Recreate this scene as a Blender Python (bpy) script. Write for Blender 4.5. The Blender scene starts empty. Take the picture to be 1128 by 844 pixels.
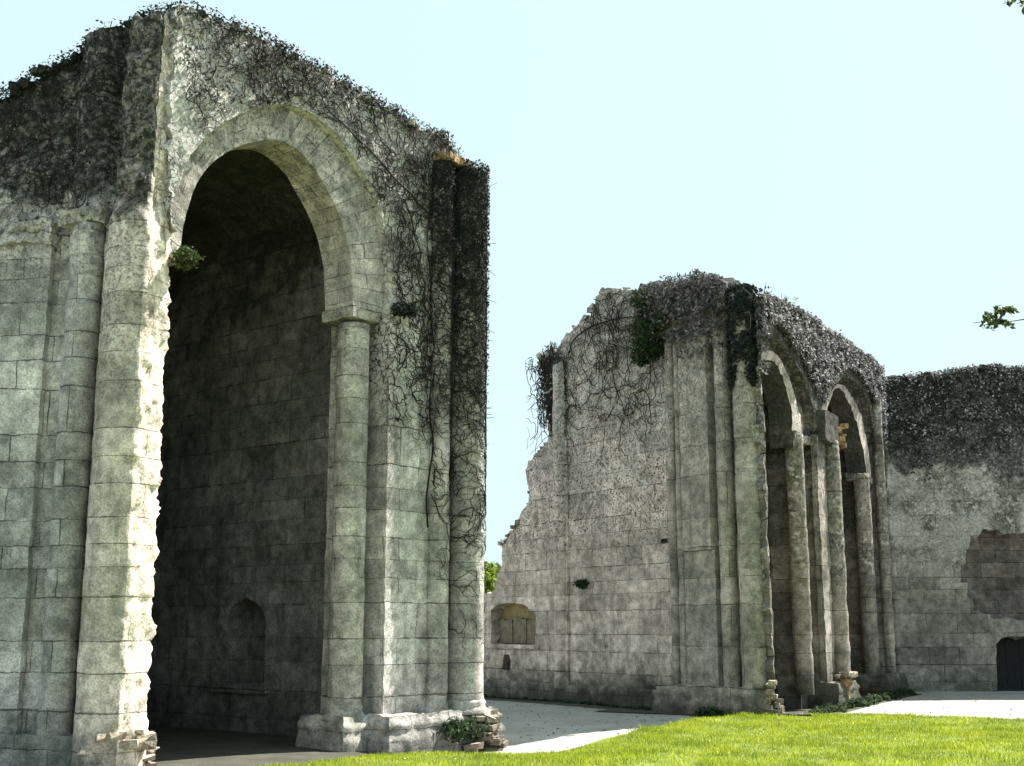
import bpy, bmesh, math, random
import numpy as np
from mathutils import Vector, noise
from mathutils.geometry import delaunay_2d_cdt
random.seed(7); RNG = np.random.default_rng(7)
R = math.radians
scene = bpy.context.scene
COL = scene.collection

# ------------------------------------------------------------------ camera model used to take measurements
F = 1370.; TILT = math.atan(268/1370.); EYE = 1.6
def ray(px, py):
    a = (px-564)/F; b = (422-py)/F
    return a, math.cos(TILT)-b*math.sin(TILT), math.sin(TILT)+b*math.cos(TILT)
class Frame:                                  # a vertical plane: origin, direction u along it, n out of it
    def __init__(s, o, u):
        l = math.hypot(*u); s.o = o; s.u = (u[0]/l, u[1]/l); s.n = (s.u[1], -s.u[0])
    def P(s, t, z, n=0.):
        return Vector((s.o[0]+s.u[0]*t+s.n[0]*n, s.o[1]+s.u[1]*t+s.n[1]*n, z))
    def H(s, px, py, n=0.):
        ox = s.o[0]+s.n[0]*n; oy = s.o[1]+s.n[1]*n
        dx, dy, dz = ray(px, py)
        k = (ox*s.n[0]+oy*s.n[1])/(dx*s.n[0]+dy*s.n[1])
        return ((k*dx-ox)*s.u[0]+(k*dy-oy)*s.u[1], EYE+k*dz)
    def L(s, pts, n=0.): return [s.H(x, y, n) for x, y in pts]
def gp(px, py, z=0.):
    a, b, c = ray(px, py); k = (z-EYE)/c; return k*a, k*b
def at(px, py, Y):
    a, b, c = ray(px, py); k = Y/b; return Vector((k*a, Y, EYE+k*c))

FA = Frame((-4.04, 14.6), (.79, 1))           # arched wall of the near ruin
FL = Frame((-4.04, 14.6), (1, -.12))          # its left, frontal wall
FW = Frame((3.3, 24.3), (3.8, -5.2))          # far ruin, plain wall
FB = Frame((4.6, 22.5), (5.2, 9.5))           # far ruin, wall with two arches
FR = Frame((9.3, 32), (1, 0))                 # boundary wall on the right

# ------------------------------------------------------------------ object helpers
def tag(o, label=None, cat=None, group=None, kind=None):
    if label: o['label'] = label
    if cat: o['category'] = cat
    if group: o['group'] = group
    if kind: o['kind'] = kind
    return o
def empty(name, loc, label, cat, group=None):
    o = bpy.data.objects.new(name, None); COL.objects.link(o); o.location = loc
    o.empty_display_size = .2
    return tag(o, label, cat, group)
def link(name, me, mat, parent=None, world=True):
    o = bpy.data.objects.new(name, me); COL.objects.link(o)
    if mat: me.materials.append(mat)
    if parent:
        o.parent = parent
        p = Vector((0, 0, 0)); q = parent
        while q: p += q.location; q = q.parent
        o.location = -p
    return o
def nz(x, y, z, s=1.): return noise.noise(Vector((x*s, y*s, z*s)))
def fbm(x, y, z, s=1.): return nz(x, y, z, s)+.5*nz(x, y, z, s*2.1)+.25*nz(x, y, z, s*4.3)
def course(z): return z+.09*math.sin(z*2.1+.6)+.05*math.sin(z*5.3)
def blockoff(u, z, amt, bw=.78, rh=.36):
    v = course(z); r = math.floor(v/rh); c = math.floor((u+(bw*.5 if r % 2 == 0 else 0))/bw)
    h = math.sin(r*127.1+c*311.7)*43758.5453; h -= math.floor(h)
    o = (h-.5)*amt
    if h > .93: o -= amt*1.6
    return o
def mesh_from(name, V, Fc, UV=None, smooth=None):
    me = bpy.data.meshes.new(name); me.from_pydata([tuple(v) for v in V], [], Fc)
    if UV:
        l = me.uv_layers.new(name='UVMap'); k = 0
        for f in UV:
            for c in f: l.data[k].uv = c; k += 1
    if smooth is not None:
        me.polygons.foreach_set('use_smooth', smooth if hasattr(smooth, '__len__') else [smooth]*len(me.polygons))
    me.update(); return me

def resample(poly, res):
    out = []
    for i in range(len(poly)):
        a = poly[i]; b = poly[(i+1) % len(poly)]
        n = max(1, int(math.hypot(b[0]-a[0], b[1]-a[1])/res))
        out += [(a[0]+(b[0]-a[0])*k/n, a[1]+(b[1]-a[1])*k/n) for k in range(n)]
    return out
def inside(pts, poly):
    x, y = pts[:, 0], pts[:, 1]; r = np.zeros(len(pts), bool)
    for i in range(len(poly)):
        x1, y1 = poly[i]; x2, y2 = poly[i-1]
        if y1 == y2: continue
        c = ((y1 > y) != (y2 > y)) & (x < (x2-x1)*(y-y1)/(y2-y1)+x1)
        r ^= c
    return r
def ragged(poly, amp, seed, zmin=.15):
    o = []
    for (t, z) in poly:
        a = amp(t, z) if callable(amp) else amp
        if z < zmin: a = 0
        o.append((t+a*(1.3*nz(t*5, z*5, seed)+.9*nz(t*14, z*14, seed+3)), z+a*(1.3*nz(t*5, z*5, seed+9)+.9*nz(t*14, z*14, seed+5))))
    return o
def slab(name, fr, outline, holes, nf, nb, res, mat, parent=None, rag=.03, hrag=.0, disp=.012, block=.018, seed=1., bumpf=None, mitre=None):
    def FP(t, z, n=0.): return fr.P(t+(mitre(t, nf-n) if mitre else 0), z, n)
    loops = [ragged(resample(outline, res), rag, seed)]+[ragged(resample(h, res), hrag, seed+20) for h in holes]
    xs = [p[0] for p in loops[0]]; ys = [p[1] for p in loops[0]]
    gx, gy = np.meshgrid(np.arange(min(xs), max(xs), res), np.arange(min(ys), max(ys), res*.9))
    P = np.stack([gx.ravel(), gy.ravel()], 1)+RNG.uniform(-.3, .3, (gx.size, 2))*res
    k = inside(P, loops[0])
    for h in loops[1:]: k &= ~inside(P, h)
    P = P[k]
    vs = [Vector(p) for l in loops for p in l]+[Vector(p) for p in P]
    es = []; b = 0
    for l in loops:
        es += [(b+i, b+(i+1) % len(l)) for i in range(len(l))]; b += len(l)
    ov, oe, of, *_ = delaunay_2d_cdt(vs, es, [], 0, 1e-5)
    A = np.array([(v.x, v.y) for v in ov]); T = np.array([f for f in of if len(f) == 3])
    cen = A[T].mean(1); k = inside(cen, loops[0])
    for h in loops[1:]: k &= ~inside(cen, h)
    T = T[k]
    V = []; UV2 = []
    for (t, z) in A:
        w = fr.P(t, z)
        d = disp*(fbm(w.x, w.y, w.z, 2.2)+.8*nz(w.x, w.y, w.z, 11))+blockoff(t, z, block)
        if bumpf: d += bumpf(t, z)
        V.append(fr.P(t, z, nf+d)); UV2.append((t, course(z)))
    nA = len(A); Fc = []; UV = []; sm = []
    for a, b_, c in T.tolist():
        ar = (A[b_][0]-A[a][0])*(A[c][1]-A[a][1])-(A[c][0]-A[a][0])*(A[b_][1]-A[a][1])
        if abs(ar) < 1e-10: continue
        f = (a, b_, c) if ar > 0 else (a, c, b_)
        Fc.append(f); UV.append([UV2[i] for i in f]); sm.append(True)
    front = list(Fc)
    for (t, z) in A: V.append(FP(t, z, nb))
    for f in front:
        g = (f[0]+nA, f[2]+nA, f[1]+nA); Fc.append(g); UV.append([UV2[i-nA] for i in g]); sm.append(False)
    ed = {}
    for f in front:
        for i in range(3):
            e = (f[i], f[(i+1) % 3]); ed[e] = 1
    bd = [e for e in ed if (e[1], e[0]) not in ed]
    K = max(1, int(abs(nf-nb)/(res*1.6)))
    cache = {}
    def sv(i, j):
        if (i, j) in cache: return cache[(i, j)]
        t, z = A[i]
        if j == 0: p = V[i]
        elif j == K: p = V[i+nA]
        else:
            n0 = nf+(nb-nf)*j/K; w = fr.P(t, z, n0)
            a = (rag(t, z) if callable(rag) else rag) if z > .15 else 0
            if z > .15 and not callable(hrag) and hrag == 0 and any_in_hole(t, z): a = .008
            t2 = t+a*1.2*fbm(w.x, w.y, w.z, 4); z2 = z+a*1.2*fbm(w.x+9, w.y, w.z, 4)
            p = FP(t2, z2, n0)
        V.append(p); cache[(i, j)] = len(V)-1; return cache[(i, j)]
    hp = [p for l in loops[1:] for p in l]
    hs = set((round(p[0], 3), round(p[1], 3)) for p in hp)
    def any_in_hole(t, z): return (round(t, 3), round(z, 3)) in hs
    for (i, j) in bd:
        (t1, z1), (t2, z2) = A[i], A[j]
        vert = abs(z2-z1) > abs(t2-t1)
        for m in range(K):
            f = (sv(i, m), sv(i, m+1), sv(j, m+1), sv(j, m))
            n1 = nf+(nb-nf)*m/K; n2 = nf+(nb-nf)*(m+1)/K
            if vert: uv = [(n1, course(z1)), (n2, course(z1)), (n2, course(z2)), (n1, course(z2))]
            else: uv = [(t1, n1), (t1, n2), (t2, n2), (t2, n1)]
            Fc.append(f); UV.append(uv); sm.append(False)
    me = mesh_from(name, V, Fc, UV, sm)
    return link(name, me, mat, parent)

def shaft(name, fr, t, n, r, z0, z1, mat, parent=None, res=.07, disp=.008, block=.012, a0=-math.pi, a1=math.pi, taper=0., ragtop=.06, rubble=None, prof=None, seed=0):
    """round engaged shaft, stood at (t,n) of a frame; capped on top"""
    na = max(10, int((a1-a0)*r/res)); nzc = max(3, int((z1-z0)/res))
    full = (a1-a0) > 6.2; c0 = fr.P(t, 0, n)
    V = []; uvs = []
    for j in range(nzc+1):
        for i in range(na+(0 if full else 1)):
            a = a0+(a1-a0)*i/na
            zt = z1+ragtop*fbm(c0.x+math.cos(a)*r, c0.y+math.sin(a)*r, seed, 6)
            z = z0+(zt-z0)*j/nzc
            rr = r*(1-taper*(z-z0)/(z1-z0))
            if prof: rr = r*prof((z-z0)/(z1-z0))
            tt = t+math.sin(a)*rr; nn = n+math.cos(a)*rr; w = fr.P(tt, z, nn)
            d = disp*(fbm(w.x, w.y, w.z, 3)+.8*nz(w.x, w.y, w.z, 12))+blockoff(a*r*.6+t*7, z, block)
            if rubble: d += rubble(a, z, w)
            tt += math.sin(a)*d; nn += math.cos(a)*d
            V.append(fr.P(tt, z, nn)); uvs.append((a*r+t*3.3, course(z)))
    w_ = na if full else na+1
    Fc = []; UV = []; sm = []
    for j in range(nzc):
        for i in range(na):
            i2 = (i+1) % w_ if full else i+1
            f = (j*w_+i, j*w_+i2, (j+1)*w_+i2, (j+1)*w_+i)
            u = [list(uvs[k]) for k in f]
            if full and i == na-1: u[1][0] += (a1-a0)*r; u[2][0] += (a1-a0)*r
            Fc.append(f); UV.append([tuple(q) for q in u]); sm.append(True)
    top = [nzc*w_+i for i in range(w_)]
    V.append(fr.P(t, z1+.02, n)); c = len(V)-1; uvs.append((0, 0))
    for i in range(na):
        f = (top[i], top[(i+1) % w_], c); Fc.append(f); UV.append([(0, 0)]*3); sm.append(False)
    return link(name, mesh_from(name, V, Fc, UV, sm), mat, parent)

def block(name, fr, t0, t1, n0, n1, z0, z1, mat, parent=None, res=.08, disp=.012, bev=.0, prof=None, rag=.012):
    """box-like dressed stone with moulded profile prof(z)->extra depth; open at back"""
    V = []; UVf = []; Fc = []; sm = []
    def grid(fn, nu, nv):
        b = len(V); uv = []
        for j in range(nv+1):
            for i in range(nu+1):
                t, n, z, u_, v_ = fn(i/nu, j/nv)
                e = prof(z) if prof else 0
                # push outward in plan
                if e:
                    n = n+e*(1 if n > (n0+n1)/2 else 0)
                    if t > (t0+t1)/2: t = t+e*max(0, (t-(t0+t1)/2)/((t1-t0)/2))
                    else: t = t-e*max(0, ((t0+t1)/2-t)/((t1-t0)/2))
                w = fr.P(t, z, n)
                q = Vector((fbm(w.x, w.y, w.z, 3), fbm(w.x+7, w.y, w.z, 3), fbm(w.x, w.y+5, w.z, 3)))*disp+Vector((nz(w.x, w.y, w.z, 13), nz(w.x+7, w.y, w.z, 13), nz(w.x, w.y+5, w.z, 13)))*rag
                if z < .02: q.z = 0
                V.append(w+q); uv.append((u_, v_))
        for j in range(nv):
            for i in range(nu):
                f = (b+j*(nu+1)+i, b+j*(nu+1)+i+1, b+(j+1)*(nu+1)+i+1, b+(j+1)*(nu+1)+i)
                Fc.append(f); UVf.append([uv[k-b] for k in f]); sm.append(True)
    nt = max(1, int((t1-t0)/res)); nn = max(1, int((n1-n0)/res)); nv = max(2, int((z1-z0)/res*1.3))
    L = lambda a, b, s: a+(b-a)*s
    grid(lambda u, v: (L(t0, t1, u), n1, L(z0, z1, v), L(t0, t1, u), course(L(z0, z1, v))), nt, nv)
    grid(lambda u, v: (t0, L(n0, n1, u), L(z0, z1, v), L(n0, n1, u), course(L(z0, z1, v))), nn, nv)
    grid(lambda u, v: (t1, L(n1, n0, u), L(z0, z1, v), L(n1, n0, u), course(L(z0, z1, v))), nn, nv)
    grid(lambda u, v: (L(t0, t1, u), L(n1, n0, v), z1, L(t0, t1, u), L(n1, n0, v)), nt, nn)
    grid(lambda u, v: (L(t1, t0, u), L(n1, n0, v), z0, L(t0, t1, u), L(n1, n0, v)), nt, nn)
    grid(lambda u, v: (L(t1, t0, u), n0, L(z0, z1, v), L(t0, t1, u), L(z0, z1, v)), max(1, nt//4), max(1, nv//4))
    return link(name, mesh_from(name, V, Fc, UVf, sm), mat, parent)

def spline(pts, n):
    P = [Vector((p[0], p[1])) for p in pts]; P = [P[0]*2-P[1]]+P+[P[-1]*2-P[-2]]
    out = []
    for i in range(1, len(P)-2):
        for k in range(8):
            s = k/8.
            a, b, c, d = P[i-1:i+3]
            out.append(.5*((2*b)+(c-a)*s+(2*a-5*b+4*c-d)*s*s+(3*b-a-3*c+d)*s**3))
    out.append(P[-2])
    L = [0]
    for i in range(1, len(out)): L.append(L[-1]+(out[i]-out[i-1]).length)
    res = []; j = 0
    for k in range(n):
        s = L[-1]*k/(n-1)
        while j < len(L)-2 and L[j+1] < s: j += 1
        f = (s-L[j])/max(1e-9, L[j+1]-L[j]); q = out[j].lerp(out[j+1], min(1, f)); res.append((q.x, q.y))
    return res, L[-1]
def archivolt(name, fr, outer, inner, sections, mat, parent=None, n=70, disp=.01, mitre=None):
    """sweep: sections = [(blend outer->inner 0..1, n), ...] between two curves of equal count"""
    O, Lo = spline(outer, n); I, Li = spline(inner, n)
    sub = []
    for a, b in zip(sections[:-1], sections[1:]):
        k = max(2, int((abs(a[1]-b[1])+abs(a[0]-b[0])*.4)/.06))
        sub += [(a[0]+(b[0]-a[0])*i/k, a[1]+(b[1]-a[1])*i/k, i == 0) for i in range(k)]
    sub.append((sections[-1][0], sections[-1][1], True))
    V = []; uv = []; acc = 0
    us = [0]
    for a, b in zip(sub[:-1], sub[1:]): us.append(us[-1]+abs(a[1]-b[1])+abs(a[0]-b[0])*.4)
    for k in range(n):
        for m, (s, d, _) in enumerate(sub):
            t = O[k][0]+(I[k][0]-O[k][0])*s; z = O[k][1]+(I[k][1]-O[k][1])*s
            if mitre: t += mitre(t, -d)
            w = fr.P(t, z, d)
            vb = Lo*k/(n-1); h = math.sin(math.floor(vb/.3)*91.7)*43758.5; h -= math.floor(h)
            e = disp*(fbm(w.x, w.y, w.z, 3)+nz(w.x, w.y, w.z, 12))+(h-.5)*.014
            V.append(fr.P(t, z+e*.6, d+e)); uv.append((us[m]+.1, vb*1.2))
    M = len(sub); Fc = []; UV = []; sm = []
    for k in range(n-1):
        for m in range(M-1):
            f = (k*M+m, (k+1)*M+m, (k+1)*M+m+1, k*M+m+1); Fc.append(f); UV.append([uv[i] for i in f]); sm.append(False)
    me = mesh_from(name, V, Fc, UV, True)
    bm = bmesh.new(); bm.from_mesh(me); bmesh.ops.recalc_face_normals(bm, faces=bm.faces)
    for e in bm.edges:
        if len(e.link_faces) == 2 and e.calc_face_angle(0) > .6: e.smooth = False
    bm.to_mesh(me); bm.free()
    return link(name, me, mat, parent)

def rock_bm(bm, c, s, seed, sub=2, flat=(1, 1, 1)):
    rr = random.Random(seed*7.31+c[0]*3.7+c[2]*11.3)
    a = rr.uniform(0, 3.14); ca, sa = math.cos(a), math.sin(a); tl = rr.uniform(-.25, .25)
    vs = []
    for k in range(14):
        x, y, z = [rr.choice((-1, 1))*rr.uniform(.55, 1.0) for _ in range(3)]
        x, y, z = x*flat[0], y*flat[1], z*flat[2]; z += tl*x
        vs.append(bm.verts.new(Vector(c)+Vector((x*ca-y*sa, x*sa+y*ca, z))*s))
    o = bmesh.ops.convex_hull(bm, input=vs)
    dead = [v for v in set(o['geom_interior']+o['geom_unused']) if isinstance(v, bmesh.types.BMVert)]
    if dead: bmesh.ops.delete(bm, geom=dead, context='VERTS')
def rocks(name, items, mat, parent=None, sub=2):
    bm = bmesh.new()
    for i, (c, s, fl) in enumerate(items): rock_bm(bm, c, s, i+len(name), sub, fl)
    me = bpy.data.meshes.new(name); bm.to_mesh(me); bm.free()
    me.polygons.foreach_set('use_smooth', [False]*len(me.polygons))
    return link(name, me, mat, parent)

# ------------------------------------------------------------------ vegetation helpers
def leaves(name, P, N, size, mat, parent=None, elong=1.5, spread=1.0):
    """P (k,3) positions, N (k,3) facing; each leaf a folded 4-point blade"""
    k = len(P); P = np.asarray(P, float); N = np.asarray(N, float)
    N = N+RNG.normal(0, .55*spread, (k, 3)); N /= np.linalg.norm(N, axis=1)[:, None]
    D = RNG.normal(0, 1, (k, 3)); D -= (D*N).sum(1)[:, None]*N; D /= np.linalg.norm(D, axis=1)[:, None]
    S = np.cross(N, D); s = (size*RNG.uniform(.55, 1.35, k))[:, None]
    V = np.empty((k, 4, 3))
    V[:, 0] = P-D*s*elong*.5; V[:, 1] = P+S*s*.5-N*s*.12; V[:, 2] = P+D*s*elong*.6+N*s*.1; V[:, 3] = P-S*s*.5-N*s*.12
    me = bpy.data.meshes.new(name); me.vertices.add(4*k); me.loops.add(4*k); me.polygons.add(k)
    me.vertices.foreach_set('co', V.ravel()); me.loops.foreach_set('vertex_index', np.arange(4*k))
    me.polygons.foreach_set('loop_start', np.arange(k)*4); me.polygons.foreach_set('loop_total', np.full(k, 4))
    me.update(calc_edges=True)
    return link(name, me, mat, parent)
def tubes(name, paths, mat, parent=None, sides=4):
    V = []; Fc = []
    for pts in paths:                         # pts: [(Vector, radius)]
        b = len(V); m = len(pts)
        for i, (p, r) in enumerate(pts):
            q = pts[min(i+1, m-1)][0]-pts[max(i-1, 0)][0]
            if q.length < 1e-6: q = Vector((0, 0, 1))
            q.normalize(); a = q.cross(Vector((.3, .2, 1)) if abs(q.z) < .9 else Vector((1, 0, 0))).normalized(); c = q.cross(a)
            for k in range(sides):
                g = 2*math.pi*k/sides; V.append(p+a*math.cos(g)*r+c*math.sin(g)*r)
        for i in range(m-1):
            for k in range(sides):
                k2 = (k+1) % sides; Fc.append((b+i*sides+k, b+i*sides+k2, b+(i+1)*sides+k2, b+(i+1)*sides+k))
    return link(name, mesh_from(name, V, Fc, None, sides > 4), mat, parent)
def net(mapf, region, n, bbox, steps=(10, 30), ds=.07, r=(.004, .011), bias=1.57, wig=.55, seed=0):
    """clinging stems: random walks on a surface; mapf(t,z,h)->world, region(t,z)->probability"""
    rd = random.Random(seed); out = []
    tries = 0
    while len(out) < n and tries < n*12:
        tries += 1
        t = rd.uniform(bbox[0], bbox[1]); z = rd.uniform(bbox[2], bbox[3])
        if rd.random() > region(t, z): continue
        a = bias+rd.gauss(0, .7)
        if rd.random() < .3: a = rd.uniform(0, 6.28)
        k = rd.randint(*steps); r0 = rd.uniform(*r); path = []
        for i in range(k):
            if region(t, z) <= 0: break
            path.append((mapf(t, z, r0*1.1+.012+.012*rd.random()), r0*(1-.6*i/k)))
            a += rd.gauss(0, wig); t += math.cos(a)*ds; z += math.sin(a)*ds
        if len(path) > 3: out.append(path)
    return out
def scatter(mapf, normal, region, n, bbox, h=(.01, .08), seed=0):
    rd = random.Random(seed); P = []; N = []; tries = 0
    while len(P) < n and tries < n*10:
        tries += 1
        t = rd.uniform(bbox[0], bbox[1]); z = rd.uniform(bbox[2], bbox[3])
        pr = region(t, z)
        if pr <= 0 or rd.random() > pr*max(0, .55+1.1*nz(t*3.3, z*3.3, seed)+.5*nz(t*9, z*9, seed)): continue
        p = mapf(t, z, rd.uniform(*h)); P.append(p); N.append(normal(t, z))
    return np.array([tuple(p) for p in P]), np.array([tuple(p) for p in N])

# ------------------------------------------------------------------ materials
class NT:
    def __init__(s, name):
        s.m = bpy.data.materials.new(name); s.m.use_nodes = True; s.t = s.m.node_tree; s.t.nodes.clear()
        s.out = s.n('ShaderNodeOutputMaterial'); s.b = s.n('ShaderNodeBsdfPrincipled'); s.l(s.b.outputs[0], s.out.inputs[0])
        s.b.inputs['Specular IOR Level'].default_value = .2
    def n(s, ty, **k):
        o = s.t.nodes.new(ty)
        for a, b in k.items(): setattr(o, a, b)
        return o
    def l(s, a, b): s.t.links.new(a, b)
    def put(s, sock, v):
        if isinstance(v, bpy.types.NodeSocket): s.l(v, sock)
        else: sock.default_value = v
    def math(s, op, a, b=0., c=None, clamp=False):
        o = s.n('ShaderNodeMath', operation=op, use_clamp=clamp); s.put(o.inputs[0], a); s.put(o.inputs[1], b)
        if c is not None: s.put(o.inputs[2], c)
        return o.outputs[0]
    def noise(s, vec, scale, detail=4, rough=.55, dist=0., dim='3D'):
        o = s.n('ShaderNodeTexNoise', noise_dimensions=dim)
        if vec is not None: s.l(vec, o.inputs['Vector'] if dim != '1D' else o.inputs['W'])
        o.inputs['Scale'].default_value = scale; o.inputs['Detail'].default_value = detail; o.inputs['Roughness'].default_value = rough; o.inputs['Distortion'].default_value = dist
        return o.outputs[0]
    def ramp(s, v, a, b, lo=0., hi=1., smooth=True):
        o = s.n('ShaderNodeMapRange', interpolation_type='SMOOTHSTEP' if smooth else 'LINEAR'); s.put(o.inputs[0], v)
        for i, q in enumerate((a, b, lo, hi)): s.put(o.inputs[1+i], q)
        return o.outputs[0]
    def mix(s, f, a, b, mode='MIX'):
        o = s.n('ShaderNodeMix', data_type='RGBA', blend_type=mode); s.put(o.inputs[0], f)
        for k, q in ((6, a), (7, b)):
            if isinstance(q, tuple): q = (q[0], q[1], q[2], 1)
            s.put(o.inputs[k], q)
        return o.outputs[2]
    def bump(s, h, strength, dist, prev=None):
        o = s.n('ShaderNodeBump'); o.inputs['Strength'].default_value = strength; o.inputs['Distance'].default_value = dist
        s.l(h, o.inputs['Height'])
        if prev: s.l(prev, o.inputs['Normal'])
        return o.outputs[0]

def stone(name, c1=(.30, .31, .26), c2=(.20, .215, .18), dark=(4.5, 8.5), dark_max=.9, dark_base=.0, darkc=(.022, .026, .022), white=.35, net=(4., 7.5), net_max=.0,
          net_scale=7., joint=.55, brick=(.78, .36), rough_z=(3., 7.), moss=.55, green=.12, warm=0., fine=1., bleach=None, pit=1., mossh=1.):
    k = NT(name)
    geo = k.n('ShaderNodeNewGeometry'); pos = geo.outputs['Position']
    sep = k.n('ShaderNodeSeparateXYZ'); k.l(pos, sep.inputs[0]); Z = sep.outputs[2]
    uv = k.n('ShaderNodeUVMap', uv_map='UVMap').outputs[0]
    # slightly wandering joints
    jn = k.n('ShaderNodeTexNoise'); k.l(uv, jn.inputs['Vector']); jn.inputs['Scale'].default_value = 5.5; jn.inputs['Detail'].default_value = 3
    off = k.n('ShaderNodeVectorMath', operation='MULTIPLY_ADD'); k.l(jn.outputs['Color'], off.inputs[0]); off.inputs[1].default_value = (.035, .03, 0); k.l(uv, off.inputs[2])
    sub = k.n('ShaderNodeVectorMath', operation='SUBTRACT'); k.l(off.outputs[0], sub.inputs[0]); sub.inputs[1].default_value = (.0175, .015, 0)
    bt = k.n('ShaderNodeTexBrick'); k.l(sub.outputs[0], bt.inputs['Vector'])
    c1 = (c1[0]*1.20, c1[1]*1.13, c1[2]*1.16); c2 = (c2[0]*.97, c2[1]*.91, c2[2]*.94)
    bt.inputs['Color1'].default_value = (*c1, 1); bt.inputs['Color2'].default_value = (*c2, 1)
    bt.inputs['Mortar'].default_value = tuple(x*joint for x in c2)+(1,)
    bt.inputs['Scale'].default_value = 1; k.l(k.ramp(k.noise(pos, 2.6, 4, .7), .35, .75, .002, .018), bt.inputs['Mortar Size']); bt.inputs['Mortar Smooth'].default_value = .6
    bt.inputs['Brick Width'].default_value = brick[0]; bt.inputs['Row Height'].default_value = brick[1]; bt.inputs['Bias'].default_value = -.15
    # open joints only here and there: fade by noise
    jf = k.ramp(k.noise(pos, 2.3, 3), .42, .62)
    c = k.mix(k.math('MULTIPLY', bt.outputs['Fac'], k.math('MULTIPLY_ADD', jf, .75, .05)), bt.outputs['Color'], tuple(x*joint*.7 for x in c2))
    # broad blotches
    n1 = k.noise(pos, .9, 6, .6); c = k.mix(1., c, k.mix(k.ramp(n1, .25, .75), (.60, .61, .58), (1.42, 1.38, 1.36)), 'MULTIPLY')
    n2 = k.noise(pos, 5., 5, .7); c = k.mix(1., c, k.mix(k.ramp(n2, .3, .7), (.55, .56, .54), (1.38, 1.36, 1.34)), 'MULTIPLY')
    n3 = k.noise(pos, 38., 4, .8); c = k.mix(1., c, k.mix(k.ramp(n3, .38, .62), (.68, .68, .68), (1.25, 1.25, 1.25)), 'MULTIPLY')
    # greenish / bluish film
    g = k.ramp(k.noise(pos, 1.6, 5, .6), .45, .72); c = k.mix(k.math('MULTIPLY', g, green), c, (.17, .19, .14))
    if warm: c = k.mix(k.math('MULTIPLY', k.ramp(k.noise(pos, 2.3, 4), .5, .65), warm), c, (.42, .32, .17))
    # run-off streaks
    mp = k.n('ShaderNodeMapping'); k.l(pos, mp.inputs[0]); mp.inputs['Scale'].default_value = (6, 6, .35)
    st = k.ramp(k.noise(mp.outputs[0], 1., 6, .65), .5, .75); c = k.mix(k.math('MULTIPLY', st, .45), c, (.07, .075, .06))
    # weathered upper part: more pits and bleached spots
    up = k.ramp(Z, *rough_z)
    pn = k.noise(pos, 20., 5, .75)
    c = k.mix(k.math('MULTIPLY', k.math('MULTIPLY_ADD', up, .65*min(pit, 1.3), .2*pit), k.ramp(pn, .56-.03*(pit-1)/.3, .66-.03*(pit-1)/.3)), c, (.05, .052, .045))
    wn = k.math('MULTIPLY', k.ramp(k.noise(pos, 9., 5, .75), .50, .60), k.ramp(k.noise(pos, 1.9, 4, .65), .40, .60, .12, 1.))
    c = k.mix(k.math('MULTIPLY', wn, k.math('MULTIPLY', up, white)), c, (.62, .60, .55))
    if bleach:
        bl = k.math('MULTIPLY', k.ramp(Z, bleach[0], bleach[1]), k.ramp(k.noise(pos, 1.2, 5, .6), .38, .56)); c = k.mix(k.math('MULTIPLY', bl, bleach[2]), c, k.mix(n2, (.42, .41, .38), (.74, .72, .67)))
    # black lichen crust (on inner walls: painted shade, darker towards the top)
    hz = k.ramp(Z, dark[0], dark[1], -.38, .36, False)
    dn = k.math('ADD', k.noise(pos, 1.4, 5, .7, .4), k.math('ADD', hz, dark_base))
    dm = k.math('MULTIPLY', k.ramp(dn, .5, .62), dark_max)
    speck = k.ramp(k.noise(pos, 13., 6, .7), .40, .58)
    c = k.mix(k.math('MULTIPLY', dm, k.math('MULTIPLY_ADD', speck, .35, .65)), c, darkc)
    ws = k.math('MULTIPLY', k.ramp(k.noise(pos, 10., 5, .75), .58, .63), k.math('MULTIPLY', dm, .75*min(1, white*1.6)))
    c = k.mix(ws, c, (.5, .5, .46))
    # algae at the foot
    fm = k.math('MULTIPLY', k.ramp(k.math('ADD', Z, k.math('MULTIPLY', k.noise(pos, 2.5, 5, .6), .9)), .40*mossh, 1.2*mossh, 1., 0.), moss)
    c = k.mix(fm, c, (.03, .034, .022))
    hgt = None
    if net_max:
        dnz = k.n('ShaderNodeTexNoise'); k.l(pos, dnz.inputs['Vector']); dnz.inputs['Scale'].default_value = 4.; dnz.inputs['Detail'].default_value = 4
        wv = k.n('ShaderNodeVectorMath', operation='MULTIPLY_ADD'); k.l(dnz.outputs['Color'], wv.inputs[0]); wv.inputs[1].default_value = (.35, .35, .35); k.l(pos, wv.inputs[2])
        vo = k.n('ShaderNodeTexVoronoi', feature='DISTANCE_TO_EDGE'); k.l(wv.outputs[0], vo.inputs['Vector']); vo.inputs['Scale'].default_value = net_scale
        ln = k.ramp(vo.outputs['Distance'], .015, .075, 1., 0.)
        nm = k.math('MULTIPLY', k.ramp(Z, *net), k.ramp(k.noise(pos, 1.1, 4), .33, .55)); ln = k.math('MULTIPLY', k.math('MULTIPLY', ln, nm), net_max)
        c = k.mix(ln, c, (.02, .018, .015)); hgt = ln
    k.l(c, k.b.inputs['Base Color']); k.b.inputs['Roughness'].default_value = .92
    b1 = k.bump(k.math('SUBTRACT', 1., k.math('MULTIPLY', bt.outputs['Fac'], k.math('MULTIPLY_ADD', jf, .7, .3))), .8, .02)
    b2 = k.bump(k.noise(pos, 7., 5, .7), .55*fine, .035, b1)
    b3 = k.bump(k.noise(pos, 30., 6, .75), .6*fine, .02, b2)
    b4 = k.bump(k.math('SUBTRACT', 1., k.math('MULTIPLY', k.ramp(pn, .5, .66), up)), .8, .03, b3)
    if hgt: b4 = k.bump(hgt, .7, .02, b4)
    k.l(b4, k.b.inputs['Normal'])
    return k.m

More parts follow.
